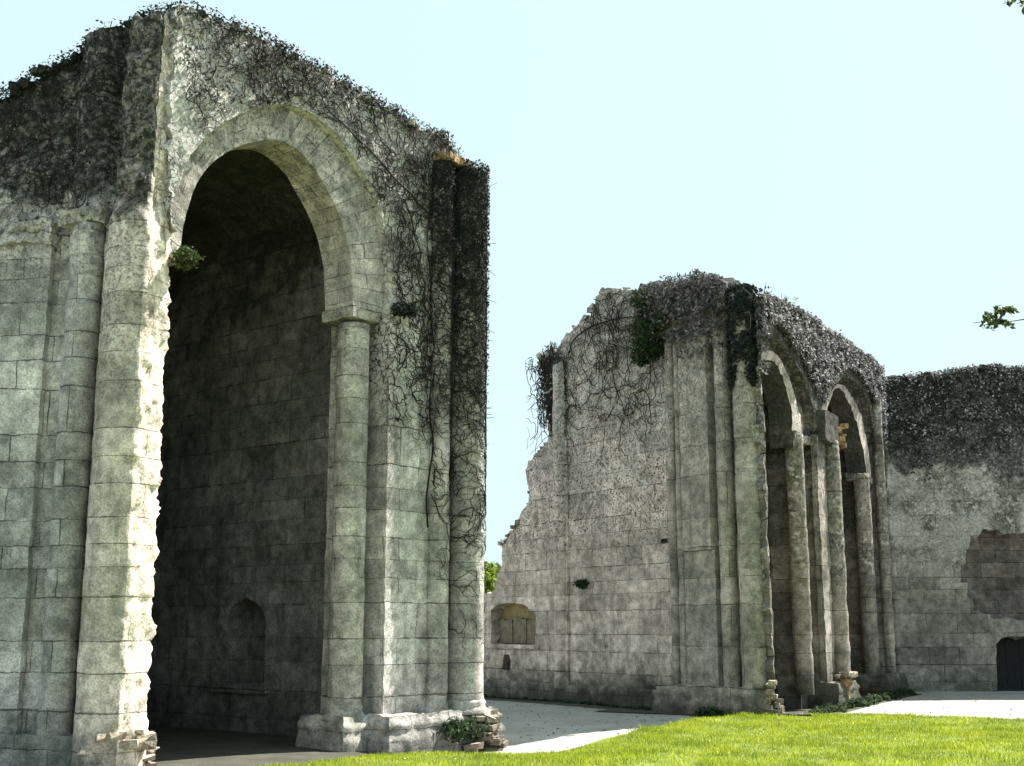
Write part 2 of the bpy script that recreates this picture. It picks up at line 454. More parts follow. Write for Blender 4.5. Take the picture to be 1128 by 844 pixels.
M = {}
M['left'] = stone('weathered_ashlar', dark=(5.7, 7.6), dark_max=.98, white=.85, darkc=(.014, .018, .016), pit=1.2, rough_z=(4.5, 7.5), green=.2, c1=(.375, .39, .38), c2=(.27, .285, .275))
M['arch'] = stone('ivy_stained_ashlar', dark=(8.1, 10.2), dark_max=.85, pit=1.2, white=.9, bleach=(4.2, 6.2, 1.), net=(3., 5.5), net_max=.9, net_scale=8.5, rough_z=(4.5, 6.5), c1=(.45, .46, .45), c2=(.33, .34, .33), green=.15)
M['ring'] = stone('archivolt_stone', dark=(8, 12), dark_max=.2, white=.25, rough_z=(5, 9), c1=(.43, .435, .40), c2=(.35, .355, .33), brick=(.9, .3), green=.15, moss=.2)
M['shaft'] = stone('shaft_stone', dark=(4.8, 9.2), dark_max=.9, white=.6, net=(3.5, 6), net_max=.8, net_scale=8, rough_z=(3., 6.), c1=(.38, .39, .37), c2=(.29, .30, .285), brick=(3., .36), green=.15)
M['jamb'] = stone('jamb_stone', dark=(7, 12), dark_max=.3, white=.3, rough_z=(3., 7.), c1=(.41, .42, .39), c2=(.32, .33, .31), brick=(3., .36), green=.15)
M['room'] = stone('inner_ashlar', dark=(3.5, 9.5), dark_max=.8, white=.0, rough_z=(7, 11), c1=(.175, .185, .18), c2=(.13, .138, .133), joint=.72, pit=.5, fine=.6, darkc=(.028, .032, .031), moss=.3)  # vault gloom put into the colour: stone darker overall and towards the top
M['pier'] = stone('broken_pier_stone', dark=(5.5, 7.5), dark_max=.97, darkc=(.014, .018, .016), white=.9, rough_z=(3, 6), c1=(.46, .44, .40), c2=(.37, .36, .32), brick=(2.2, .36), green=.2)
M['far'] = stone('pitted_ashlar', bleach=(3.5, 7.5, .55), dark=(7.8, 12.), dark_max=.7, white=.7, net=(3.5, 6), net_max=.35, net_scale=4.5, rough_z=(2., 4.5), c1=(.49, .465, .42), c2=(.38, .36, .32), green=.08, fine=1.2, pit=1.4, moss=.95, mossh=1.25)
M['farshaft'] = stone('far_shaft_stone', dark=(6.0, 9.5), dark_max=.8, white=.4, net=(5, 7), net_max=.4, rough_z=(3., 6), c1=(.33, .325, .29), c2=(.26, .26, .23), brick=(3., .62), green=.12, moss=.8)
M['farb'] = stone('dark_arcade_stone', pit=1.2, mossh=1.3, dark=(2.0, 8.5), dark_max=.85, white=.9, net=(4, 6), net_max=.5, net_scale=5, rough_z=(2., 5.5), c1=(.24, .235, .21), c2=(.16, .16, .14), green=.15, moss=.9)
M['rim'] = stone('pale_arch_rim', dark=(6.5, 10.), dark_max=.5, white=.6, rough_z=(2, 5), c1=(.42, .40, .36), c2=(.33, .32, .28), brick=(.9, .3), green=.05, moss=0)
M['farbd'] = stone('shaded_arcade_stone', dark=(1.0, 6.), dark_max=.8, white=.1, rough_z=(3, 8), c1=(.16, .16, .145), c2=(.11, .11, .10), green=.05, moss=.6)  # darker copy of the arcade stone: shade of soffits and recesses put into colour
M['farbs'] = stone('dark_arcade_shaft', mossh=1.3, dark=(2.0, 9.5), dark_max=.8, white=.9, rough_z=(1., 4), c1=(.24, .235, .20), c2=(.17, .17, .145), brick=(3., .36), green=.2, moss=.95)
M['bound'] = stone('mottled_wall_stone', pit=1.3, bleach=(2.6, 4.4, .6), dark=(4.2, 6.6), dark_max=.95, white=1., net=(3, 5), net_max=.4, net_scale=5, rough_z=(1.8, 4.6), c1=(.24, .24, .215), c2=(.16, .16, .145), green=.1, moss=.4, darkc=(.03, .034, .034), fine=1.3)
M['patch'] = stone('bare_brown_stone', dark=(9, 14), white=0, c1=(.125, .118, .108), c2=(.085, .08, .074), joint=.4, moss=.1, green=0.)
M['rubble'] = stone('broken_rubble', dark=(20, 30), white=0., c1=(.62, .58, .48), c2=(.42, .38, .31), joint=1., brick=(9, 9), moss=.35, green=.15)
M['ochre'] = stone('sunlit_ochre_stone', dark=(20, 30), white=0., c1=(.55, .38, .18), c2=(.42, .30, .16), joint=1., brick=(9, 9), moss=0, green=0.)  # warm tone of sunlit stones put into the colour

def simple(name, c, rough=.9, var=.4, scale=8., bump=.4, island=0., c2=None, trans=0.):
    k = NT(name); geo = k.n('ShaderNodeNewGeometry')
    n = k.noise(geo.outputs['Position'], scale, 6, .65)
    c2 = c2 or tuple(x*(1-var) for x in c)
    col = k.mix(k.ramp(n, .3, .7), c2, c)
    if island: col = k.mix(1., col, k.mix(geo.outputs['Random Per Island'], (1-island,)*3, (1+island,)*3), 'MULTIPLY')
    k.l(col, k.b.inputs['Base Color']); k.b.inputs['Roughness'].default_value = rough
    if bump: k.l(k.bump(n, bump, .02), k.b.inputs['Normal'])
    if trans:
        tr = k.n('ShaderNodeBsdfTranslucent'); k.l(col, tr.inputs[0]); mx = k.n('ShaderNodeMixShader'); mx.inputs[0].default_value = trans
        k.l(k.b.outputs[0], mx.inputs[1]); k.l(tr.outputs[0], mx.inputs[2]); k.l(mx.outputs[0], k.out.inputs[0])
    return k.m
M['stem'] = simple('dead_ivy_stem', (.028, .023, .019), var=.5, island=.5)
M['stemgrey'] = simple('grey_ivy_stem', (.16, .14, .12), var=.5, island=.6)
M['ivydark'] = simple('dark_ivy_leaf', (.022, .032, .026), var=.5, island=.6, bump=0, trans=.15)
M['ivygrey2'] = simple('ashen_ivy_leaf', (.21, .195, .20), var=.8, island=.7, bump=0, trans=.1, scale=6)
M['ivybrown'] = simple('withered_ivy_leaf', (.12, .11, .105), var=.6, island=.7, bump=0, trans=.1)
M['ivygrey'] = simple('silvery_ivy_leaf', (.36, .35, .36), var=.85, island=.7, bump=0, trans=.1, scale=5)
M['bush'] = simple('shade_green_leaf', (.035, .065, .025), var=.5, island=.6, bump=0, trans=.25)
M['weed'] = simple('weed_leaf', (.07, .10, .03), var=.5, island=.6, bump=0, trans=.3)
M['lime'] = simple('sunny_tree_leaf', (.16, .24, .03), var=.4, island=.5, bump=0, trans=.45)
M['olive'] = simple('olive_leaf', (.12, .16, .06), var=.4, island=.5, bump=0, trans=.4)
M['bark'] = simple('bark', (.10, .075, .05), var=.5)
M['wood'] = simple('dark_door_wood', (.022, .024, .024), var=.4, scale=14)

def ground_mat():
    k = NT('pale_gravel'); pos = k.n('ShaderNodeNewGeometry').outputs['Position']
    a = k.noise(pos, .8, 6, .6); b = k.noise(pos, 45., 4, .7)
    c = k.mix(k.ramp(a, .3, .7), (.30, .295, .27), (.42, .41, .38)); c = k.mix(k.math('MULTIPLY', k.ramp(b, .4, .62), .6), c, (.17, .165, .15)); c = k.mix(k.math('MULTIPLY', k.ramp(k.noise(pos, 14., 5, .7), .5, .66), .4), c, (.16, .15, .13))
    # litter and soil patches
    c = k.mix(k.math('MULTIPLY', k.ramp(k.noise(pos, 2.2, 6, .7), .58, .7), .4), c, (.16, .14, .10))
    k.l(c, k.b.inputs['Base Color']); k.b.inputs['Roughness'].default_value = .95
    k.l(k.bump(b, .5, .015, k.bump(a, .4, .1)), k.b.inputs['Normal']); return k.m
def soil_shade_mat():
    k = NT('dark_soil_shade'); pos = k.n('ShaderNodeNewGeometry').outputs['Position']
    a = k.noise(pos, 2., 6, .6); b = k.noise(pos, 30., 4, .7)
    c = k.mix(k.ramp(a, .3, .7), (.045, .043, .035), (.085, .08, .066)); c = k.mix(k.math('MULTIPLY', b, .5), c, (.05, .05, .035))
    k.l(c, k.b.inputs['Base Color']); k.b.inputs['Roughness'].default_value = .95
    k.l(k.bump(b, .6, .02, k.bump(a, .4, .1)), k.b.inputs['Normal']); return k.m
def lawn_mat(name, hi, lo, dry, blade=False):
    k = NT(name); geo = k.n('ShaderNodeNewGeometry'); pos = geo.outputs['Position']
    c = k.mix(k.ramp(k.noise(pos, 1.3, 6, .7), .35, .65), lo, hi)
    c = k.mix(k.math('MULTIPLY', k.ramp(k.noise(pos, 3.2, 5, .7), .55, .7), .55), c, dry)
    if blade: c = k.mix(1., c, k.mix(geo.outputs['Random Per Island'], (.55, .6, .5), (1.5, 1.4, 1.5)), 'MULTIPLY')
    k.l(c, k.b.inputs['Base Color']); k.b.inputs['Roughness'].default_value = .7
    if blade:
        tr = k.n('ShaderNodeBsdfTranslucent'); k.l(c, tr.inputs[0]); mx = k.n('ShaderNodeMixShader'); mx.inputs[0].default_value = .4
        k.l(k.b.outputs[0], mx.inputs[1]); k.l(tr.outputs[0], mx.inputs[2]); k.l(mx.outputs[0], k.out.inputs[0])
    return k.m
M['ground'] = ground_mat(); M['soil_shade'] = soil_shade_mat()
M['lawn'] = lawn_mat('lawn_turf', (.14, .18, .02), (.09, .13, .015), (.20, .20, .07))
M['grass'] = lawn_mat('grass_blades', (.36, .42, .04), (.20, .27, .025), (.52, .50, .24), True)

# ================================================================== GROUND
LAWN_EDGE = [(-40, 6), (-12, 9.5), (-5.2, 12.0), (-3.6, 13.3), (-2.6, 14.6), (-1.81, 15.6), (-.94, 16.0), (-.38, 16.05), (.45, 16.8), (1.16, 17.96), (2.02, 19.6), (3.0, 21.5), (3.76, 22.0), (4.4, 22.75), (5.0, 22.9), (6.5, 22.2), (8.36, 21.0), (12, 19.5), (30, 16)]
def lawn_d(x, y):                              # signed distance-ish into the lawn (positive inside)
    for (x0, y0), (x1, y1) in zip(LAWN_EDGE[:-1], LAWN_EDGE[1:]):
        if x0 <= x <= x1:
            s = (x-x0)/(x1-x0); e = y0+(y1-y0)*s; sl = (y1-y0)/(x1-x0)
            return (e-y)/math.sqrt(1+sl*sl)
    return 1 if y < 8 else -1
def gz(x, y):
    z = .02*nz(x, y, 0, .5)
    z -= .17*math.exp(-((x+.5)**2/2.2+(y-17.8)**2/3.5))
    return z
def grid_sheet(name, x0, x1, y0, y1, n, fz, mat, far=None):
    xs = np.linspace(x0, x1, n); ys = np.linspace(y0, y1, n)
    if far: xs = np.concatenate([[-far, -far/3], xs, [far/3, far]]); ys = np.concatenate([[-far, -far/3], ys, [far/3, far]])
    V = []; Fc = []
    for y in ys:
        for x in xs: V.append((x, y, fz(x, y) if (x0 <= x <= x1 and y0 <= y <= y1) else 0.))
    w = len(xs)
    for j in range(len(ys)-1):
        for i in range(w-1): Fc.append((j*w+i, j*w+i+1, (j+1)*w+i+1, (j+1)*w+i))
    return link(name, mesh_from(name, V, Fc, None, True), mat)
tag(grid_sheet('ground', -30, 40, -10, 50, 240, gz, M['ground'], far=900), kind='structure')
# lawn sheet: strip mesh following the edge
V = []; Fc = []; cols = np.linspace(-16, 26, 260); rows = 60
for x in cols:
    for j in range(rows+1):
        s = j/rows
        lo = -3.; e = None
        for (xa, ya), (xb, yb) in zip(LAWN_EDGE[:-1], LAWN_EDGE[1:]):
            if xa <= x <= xb: e = ya+(yb-ya)*(x-xa)/(xb-xa)
        e += .16*nz(x, 0, 3, 2.)+.08*nz(x, 0, 3, 9.)
        y = e-(e-lo)*s**1.6
        d = e-y
        z = gz(x, y)+(-.05+.15*min(1, d/.25)**.6)+.03*nz(x, y, 5, .9)
        V.append((x, y, z))
for i in range(len(cols)-1):
    for j in range(rows): a = i*(rows+1)+j; Fc.append((a, a+1, a+rows+2, a+rows+1))
me = mesh_from('lawn', V, Fc, None, True)
bm = bmesh.new(); bm.from_mesh(me); bmesh.ops.recalc_face_normals(bm, faces=bm.faces)
if sum(f.normal.z for f in bm.faces) < 0: bmesh.ops.reverse_faces(bm, faces=bm.faces)
bm.to_mesh(me); bm.free()
tag(link('lawn', me, M['lawn']), kind='structure')
def lz(x, y):
    d = lawn_d(x, y); return gz(x, y)+(-.05+.15*min(1, max(d, 0)/.25)**.6)+.03*nz(x, y, 5, .9)
def apron(fr, t0, t1, n0, n1, lift=.012):
    V = []; Fc = []; nt_ = int((t1-t0)/.12); nn_ = max(2, int((n1-n0)/.12))
    for i in range(nt_+1):
        t = t0+(t1-t0)*i/nt_; e = .35*nz(t*.9, 1, 1)+.15*nz(t*4, 1, 1)
        for j in range(nn_+1):
            n = n0+(n1+e*(1 if n1-n0 < 4 else 0)-n0)*j/nn_; p = fr.P(t, 0, n); V.append((p.x, p.y, gz(p.x, p.y)+lift*(1 if j < nn_ else -1)))
    for i in range(nt_):
        for j in range(nn_): a = i*(nn_+1)+j; Fc.append((a, a+1, a+nn_+2, a+nn_+1))
    me = mesh_from('dirt_shade', V, Fc, None, True)
    bm = bmesh.new(); bm.from_mesh(me); bmesh.ops.recalc_face_normals(bm, faces=bm.faces)
    if sum(f.normal.z for f in bm.faces) < 0: bmesh.ops.reverse_faces(bm, faces=bm.faces)
    bm.to_mesh(me); bm.free(); tag(link('dirt_shade', me, M['soil_shade']), kind='structure')
apron(FA, -.5, 4.0, -8.2, 1.2); apron(FW, -9, 2.1, -.2, .75); apron(FB, .2, 9.9, -3.6, .7, .016)  # arch-floor sheet paints in the shade there; the two foot strips are dark soil
# grass blades
k = 0; pts = []
want = 150000
while len(pts) < want:
    X = RNG.uniform(-4.5, 12, 40000); Y = RNG.uniform(13.2, 23.2, 40000)
    for x, y in zip(X, Y):
        if abs(x) > y*.50 + .5 and x > 0: continue
        d = lawn_d(x, y)
        if d < -.02: continue
        if d > .4 and random.random() > .45+.55*(nz(x, y, 2, 2.5)+.4): continue
        pts.append((x, y, lz(x, y)-.01, d))
pts = np.array(pts[:want]); k = len(pts)
h = RNG.uniform(.02, .055, k)*(1+.5*np.array([nz(p[0], p[1], 1, 1.8) for p in pts])); tf = np.array([max(0, nz(p[0], p[1], 6, 1.6)) for p in pts]); h *= 1+1.1*tf; h[(pts[:, 3] < .14)] *= 1.7
a = RNG.uniform(0, 6.283, k); w = RNG.uniform(.0035, .007, k); lean = RNG.uniform(.0, .7, k)*h; b = RNG.uniform(0, 6.283, k)
V = np.empty((k, 4, 3)); dx = np.cos(a)*w; dy = np.sin(a)*w
V[:, 0] = pts[:, :3]+np.stack([-dx, -dy, 0*h], 1); V[:, 1] = pts[:, :3]+np.stack([dx, dy, 0*h], 1)
V[:, 2] = pts[:, :3]+np.stack([dx*.6+np.cos(b)*lean*.5, dy*.6+np.sin(b)*lean*.5, h*.6], 1); V[:, 3] = pts[:, :3]+np.stack([np.cos(b)*lean, np.sin(b)*lean, h], 1)
me = bpy.data.meshes.new('grass'); me.vertices.add(4*k); me.loops.add(4*k); me.polygons.add(k)
me.vertices.foreach_set('co', V.ravel()); me.loops.foreach_set('vertex_index', np.arange(4*k))
me.polygons.foreach_set('loop_start', np.arange(k)*4); me.polygons.foreach_set('loop_total', np.full(k, 4)); me.update(calc_edges=True)
tag(link('grass', me, M['grass']), 'bright sunlit short grass of the lawn in front of the ruins', 'grass', kind='stuff')

P = []; N = []; rl = random.Random(77)
while len(P) < 800:
    x = rl.uniform(-1, 12); y = rl.uniform(15, 31)
    if lawn_d(x, y) > .05: continue
    near_edge = math.exp(-abs(lawn_d(x, y))/1.2)
    if rl.random() > .25+.75*near_edge: continue
    P.append((x, y, gz(x, y)+.008)); N.append((0, 0, 2.5))
M['litter'] = simple('fallen_leaf', (.19, .14, .08), var=.5, island=.6, bump=0)
tag(leaves('fallen_leaves', P, N, .035, M['litter'], None, 1.6), 'small brown fallen leaves littering the pale path between the ruins', 'leaves', kind='stuff')
P = []; N = []
while len(P) < 420:
    x = rl.uniform(-2, 10); y = rl.uniform(14.4, 22.8)
    if lawn_d(x, y) < .15 or nz(x, y, 8, .9) < .12: continue
    P.append((x, y, lz(x, y)+.045)); N.append((0, 0, 1))
M['clover'] = simple('clover_head', (.72, .72, .62), var=.2, bump=0)
tag(leaves('clover_flowers', P, N, .014, M['clover'], None, 1.), 'tiny white clover heads sprinkled through the lawn', 'flowers', kind='stuff')
# ================================================================== NEAR RUIN
near = empty('ruined_transept', (-4.04, 14.6, 0), 'tall roofless stone ruin nearest the viewer with one great dark pointed arch', 'ruin')
ring_out = [(185, 276), (184, 256), (186, 233), (206, 180), (225, 153), (246, 136), (279.5, 120), (312, 115), (339, 123), (366, 143), (392, 176), (412, 213), (424, 256), (429, 312), (429, 345)]
ring_in = [(207, 288), (206.5, 274), (210, 243), (221, 206), (233, 186), (246, 173), (271, 158), (296, 152), (319, 153), (339, 166), (356, 186), (372, 216), (386, 249), (394, 286), (396, 334)]
RO = FA.L(ring_out); RI = FA.L(ring_in)
ro, _ = spline(RO, 90)
# arched wall
top = FA.L([(536, 215), (520, 202), (513, 188), (505, 168), (492, 152), (470, 146), (440, 127), (415, 112), (385, 95), (355, 78), (330, 66), (300, 48), (270, 34), (240, 22), (215, 12), (196, 7)])
top = [(min(t, 5.65), z) for t, z in top]
topf = sorted(top); tx = [p[0] for p in topf]; tz = [p[1] for p in topf]
outl = [(3.62, -1), (5.65, -1)]+top+[(-.28, 9.15), (-.24, 7.2), (-.12, 6.3)]+[p for p in ro[6:-1]]+[(3.62, 6.0)]
hole = [(-.14, -.25), (-.14, 2), (-.12, 4), (-.06, 6)]+[p for p in ro[6:-1]]+[(3.62, 6.0), (3.62, -.25)]
wallA = slab('wall', FA, outl, [], 0, -.9, .065, M['arch'], near, rag=lambda t, z: .07 if (z > np.interp(t, tx, tz)-.12 or (t < .1 and z > 6)) else .006, hrag=.0, disp=.02, seed=3)
archivolt('archivolt', FA, RO, RI, [(-.04, -.01), (0, -.13), (1, -.13), (1, -.70), (-.2, -.74)], M['ring'], near, n=110, disp=.012)
# right jamb: recess blocks and engaged jamb shaft
block('jamb', FA, 3.40, 3.9, -.92, -.42, -.8, 6.02, M['jamb'], near, disp=.012)
jc = shaft('jamb_column', FA, 3.30, -.36, .235, .42, 5.85, M['jamb'], near, disp=.008, ragtop=.0)
block('impost', FA, 3.05, 3.58, -.75, -.12, 5.90, 6.05, M['jamb'], near, prof=lambda z: .02*max(0, (z-5.84)/.2), disp=.02, rag=.02)
block('impost', FA, 3.66, 4.30, -.05, .03, 5.90, 6.04, M['arch'], near, disp=.02, rag=.02)
# pilaster, mid shaft, big shaft on the right end
block('pilaster', FA, 3.64, 4.30, -.05, .035, .38, 5.9, M['arch'], near, disp=.012, res=.07)
c1_ = shaft('column', FA, 4.70, .06, .165, .42, 8.62, M['shaft'], near, disp=.008, seed=2)
block('pilaster', FA, 4.9, 5.05, -.05, .02, .38, 8.5, M['shaft'], near, disp=.012, res=.09)
c2_ = shaft('column', FA, 5.26, .10, .285, .42, 8.62, M['shaft'], near, disp=.010, seed=5)
def torus_prof(z):
    z = (z-0)/.42
    return .10*(1-z)**.5 if z < 1 else 0
mould = lambda z0, z1, e: (lambda z: e*(1 if z < z0+(z1-z0)*.45 else .55 if z < z0+(z1-z0)*.7 else .75 if z < z0+(z1-z0)*.85 else .2))
block('plinth', FA, 3.5, 5.75, -.3, .30, -.5, .42, M['arch'], near, prof=mould(-.1, .42, .09), disp=.035, rag=.02, res=.06)
block('plinth', FA, 3.02, 3.5, -.9, -.08, -.5, .42, M['jamb'], near, prof=mould(-.1, .42, .07), disp=.03, rag=.02, res=.06)
def ringbase(a): return lambda s: 1.30-.30*s+.07*math.sin(s*9)
for (t, n, r) in ((3.30, -.36, .235), (4.70, .06, .165), (5.26, .10, .285)):
    shaft('column_base', FA, t, n, r, .36, .56, M['jamb'], near, prof=ringbase(0), ragtop=.0, disp=.01, res=.04)
# inner room
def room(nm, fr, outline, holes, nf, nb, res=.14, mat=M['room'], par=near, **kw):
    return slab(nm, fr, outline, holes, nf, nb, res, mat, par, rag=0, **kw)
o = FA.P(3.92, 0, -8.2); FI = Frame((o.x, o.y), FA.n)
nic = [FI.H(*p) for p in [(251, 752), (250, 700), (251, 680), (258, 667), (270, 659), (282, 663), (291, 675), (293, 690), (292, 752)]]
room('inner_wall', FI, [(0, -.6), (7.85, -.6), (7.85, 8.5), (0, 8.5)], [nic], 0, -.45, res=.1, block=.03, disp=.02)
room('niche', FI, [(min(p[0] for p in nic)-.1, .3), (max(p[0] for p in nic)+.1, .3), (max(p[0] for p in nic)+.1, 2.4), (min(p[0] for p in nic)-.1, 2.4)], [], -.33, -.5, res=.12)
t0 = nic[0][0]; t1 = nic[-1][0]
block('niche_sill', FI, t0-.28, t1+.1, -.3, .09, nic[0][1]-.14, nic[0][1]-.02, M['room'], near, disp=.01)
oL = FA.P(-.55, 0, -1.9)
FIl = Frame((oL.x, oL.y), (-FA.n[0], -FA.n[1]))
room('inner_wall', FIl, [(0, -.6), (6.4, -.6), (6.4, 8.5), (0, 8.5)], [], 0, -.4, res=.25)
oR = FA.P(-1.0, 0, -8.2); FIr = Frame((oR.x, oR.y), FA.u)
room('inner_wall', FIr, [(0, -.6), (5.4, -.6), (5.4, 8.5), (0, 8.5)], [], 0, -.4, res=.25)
no = [FI.H(*p) for p in [(243, 752), (242, 700), (243, 676), (252, 658), (270, 648), (289, 655), (300, 671), (303, 692), (302, 752)]]
archivolt('niche_surround', FI, no, nic, [(0, -.03), (0, .016), (1, .016), (1, -.06)], M['room'], near, n=40, disp=.008)
# vault (barrel) over the room
V = []; Fc = []; UV = []
na, nl = 24, 30
for j in range(nl+1):
    for i in range(na+1):
        a = math.pi*i/na; t = 1.85-2.15*math.cos(a); z = 7.75+.8*math.sin(a)
        V.append(FA.P(t, z, -.78-7.6*j/nl))
for j in range(nl):
    for i in range(na):
        f = (j*(na+1)+i, j*(na+1)+i+1, (j+1)*(na+1)+i+1, (j+1)*(na+1)+i); Fc.append(f); UV.append([(i*.16, j*.26), (i*.16+.16, j*.26), (i*.16+.16, j*.26+.26), (i*.16, j*.26+.26)])
m_ = len(V)
V += [v+Vector((0, 0, .3)) for v in V]; nF = len(Fc)
for f in Fc[:nF]: UV.append([(0, 0)]*4)
Fc += [tuple(q+m_ for q in reversed(f)) for f in Fc[:nF]]
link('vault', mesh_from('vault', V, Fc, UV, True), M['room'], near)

# left frontal wall
def bumpL(t, z):
    k = min(1, max(0, (z-6.42-.15*nz(t, 0, 1, 2.))/.12))
    b = -.10*k if t < -1.5 else 0
    b += k*.17*math.sqrt(max(0, 1-((t+1.18)/.24)**2))
    return b+k*.09*fbm(t, z, 3, 2.3)
ltop = FL.L([(176, 12), (150, 22), (120, 40), (95, 50), (70, 66), (45, 80), (20, 94), (0, 102)])
outl = [(-9, -1), (-.3, -1), (-.3, 2), (-.25, 5), (-.25, 9.1)]+ltop+[(-3.2, 8.0), (-4.5, 7.0), (-6, 6.6), (-9, 5.2)]
wallL = slab('wall', FL, outl, [], 0, -1.1, .065, M['left'], near, rag=.07, disp=.016, block=.022, seed=8,
     bumpf=lambda t, z: bumpL(t, z), mitre=lambda t, d: -.95*d*min(1, max(0, (t+2.)/1.7)))
# pilaster, half column and corner pier
block('pilaster', FL, -2.35, -1.62, -.1, .11, .38, 6.25, M['left'], near, disp=.012, res=.07)
block('pilaster', FL, -.93, -.6, -.1, .10, .38, 6.5, M['left'], near, disp=.012, res=.07)
hc = shaft('column', FL, -1.18, .04, .21, .38, 6.45, M['left'], near, disp=.010, seed=9)
block('capital', FL, -1.45, -.92, -.1, .24, 6.42, 6.6, M['left'], near, disp=.06, rag=.05, prof=lambda z: .05*(z-6.42)/.2)
block('capital', FL, -2.4, -1.6, -.1, .17, 6.22, 6.5, M['left'], near, disp=.05, rag=.05, res=.05)
def rub(a, z, w):
    an = 1.22+.10*nz(z*1.3, 3, 3); da = abs(a-an)             # sheared-off face on the right-hand side
    cut = 0
    if da < 1.2 and z > .3: cut = min(0, (.335+.03*nz(z*2, 1, 1))/max(.2, math.cos(da))-.40)
    f = max(0, min(1, (a-.45)/.4))*(1 if z > .3 else 0)
    up_ = max(0, min(1, (z-6.45)/.25)); ex = up_*(-.10+.07*fbm(w.x, w.y, w.z, 3.2)+.03*nz(w.x, w.y, w.z, 14))
    q = math.sin(math.floor(course(z)/.18)*57.3+math.floor(a/.3)*13.1)*43758.5; q -= math.floor(q)
    if cut < 0: return max(cut, -.2)+ex*.5+f*((q-.5)*.04+.012*nz(w.x, w.y, w.z, 7)+.022*nz(w.x, w.y, w.z, 19))
    if ex: return ex
    return f*(-.02+.045*nz(w.x, w.y, w.z, 6)+.06*nz(w.x, w.y, w.z, 15)+.05*max(0, nz(w.x, w.y, w.z, 2.5)))
cp = shaft('corner_pier', FL, -.48, .14, .40, -.5, 9.05, M['pier'], near, disp=.010, res=.045, rubble=rub, taper=.10, seed=11, ragtop=.15)
M['sunlit_face'] = stone('sunlit_limestone', dark=(7.5, 12), dark_max=.6, white=0., c1=(.74, .70, .61), c2=(.62, .58, .50), joint=.6, brick=(2.2, .36), moss=.2, green=0., pit=.6)  # sun on the broken face put into the colour: paler than the pier
cp.data.materials.append(M['sunlit_face'])
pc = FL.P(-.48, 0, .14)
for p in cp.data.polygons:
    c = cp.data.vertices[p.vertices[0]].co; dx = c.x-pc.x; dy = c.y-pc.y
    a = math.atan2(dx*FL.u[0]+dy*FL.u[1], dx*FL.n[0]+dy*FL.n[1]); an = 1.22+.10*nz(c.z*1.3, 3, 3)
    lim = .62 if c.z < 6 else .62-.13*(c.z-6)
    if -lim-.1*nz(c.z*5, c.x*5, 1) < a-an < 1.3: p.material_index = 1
block('plinth', FL, -9, -.15, -.2, .24, -.5, .39, M['left'], near, prof=mould(-.1, .39, .05), disp=.025, rag=.018, res=.08)
rk = random.Random(5); items = []
for i in range(30):
    a = rk.uniform(-.3, 2.3); zz = rk.uniform(-.1, .42); rr = rk.uniform(.30, .40)+.2*(.42-zz); c = FL.P(-.47+math.sin(a)*rr, zz, .12+math.cos(a)*rr)
    items.append((c, rk.uniform(.06, .12), (1.4, 1.2, .45)))
rocks('broken_plinth', items, M['rubble'], near)
items = []
for i in range(60):
    a = rk.uniform(-.9, 1.9); z = rk.uniform(-.25, .42); rr = rk.uniform(.2, .36)+.28*(.42-z); c = FA.P(5.32+math.sin(a)*rr, z, .12+math.cos(a)*rr)
    items.append((c, rk.uniform(.05, .12), (1.3, 1.2, .5)))
rocks('broken_plinth', items, M['rubble'], near)
# rubble crest
def crest(fr, pts, n, depth, into, s=(.03, .09), seed=1):
    rd = random.Random(seed); it = []
    L = [0]
    for a, b in zip(pts[:-1], pts[1:]): L.append(L[-1]+math.hypot(b[0]-a[0], b[1]-a[1]))
    for i in range(n):
        q = rd.uniform(0, L[-1]); j = max(k for k in range(len(L)-1) if L[k] <= q); f = (q-L[j])/(L[j+1]-L[j])
        t = pts[j][0]+(pts[j+1][0]-pts[j][0])*f; z = pts[j][1]+(pts[j+1][1]-pts[j][1])*f
        it.append((fr.P(t, z+rd.uniform(-.06, .05), rd.uniform(*depth)), rd.uniform(*s), (rd.uniform(.8, 1.4), rd.uniform(.8, 1.4), rd.uniform(.45, .8))))
    bm = bmesh.new(); bm.from_mesh(into.data); bm.faces.ensure_lookup_table()
    for q, (c, s_, fl) in enumerate(it): rock_bm(bm, c+Vector(-into.location)*0, s_, q+seed, 1, fl)
    bm.to_mesh(into.data); bm.free()
crest(FA, top, 260, (-.85, .0), wallA, seed=2)
crest(FL, ltop, 150, (-.9, .03), wallL, seed=3)
rocks('broken_capital', [(FA.P(rk.uniform(4.6, 5.35), 8.66+rk.uniform(0, .1), rk.uniform(-.05, .2)), rk.uniform(.06, .11), (1.3, 1.2, .7)) for _ in range(26)], M['ochre'], near)

# ---- ivy on the near ruin
def frmap(fr, base=0.): return lambda t, z, h: fr.P(t, z, base+h)
RO_poly = hole
def inpoly(t, z, poly):
    r = False
    for i in range(len(poly)):
        x1, y1 = poly[i]; x2, y2 = poly[i-1]
        if (y1 > z) != (y2 > z) and t < (x2-x1)*(z-y1)/(y2-y1)+x1: r = not r
    return r
topf = sorted(top); tx = [p[0] for p in topf]; tz = [p[1] for p in topf]
def regA(t, z):
    if t < -.1 or t > 5.0 or z > float(np.interp(t, tx, tz))+.12 or inpoly(t, z, hole): return 0
    if z < 4.2: return .0
    q = min(1, max(.12, (z-3.2)/2.6))
    if t < .9: q *= .45
    return q
iv = empty('ivy', FA.P(4.3, 0, .05), 'leafless dark ivy netted over the pale wall above the great arch', 'ivy')
paths = net(frmap(FA, .01), regA, 330, (-.1, 5.0, 2.6, 9.3), steps=(12, 38), ds=.055, r=(.004, .011), seed=3, wig=.75)
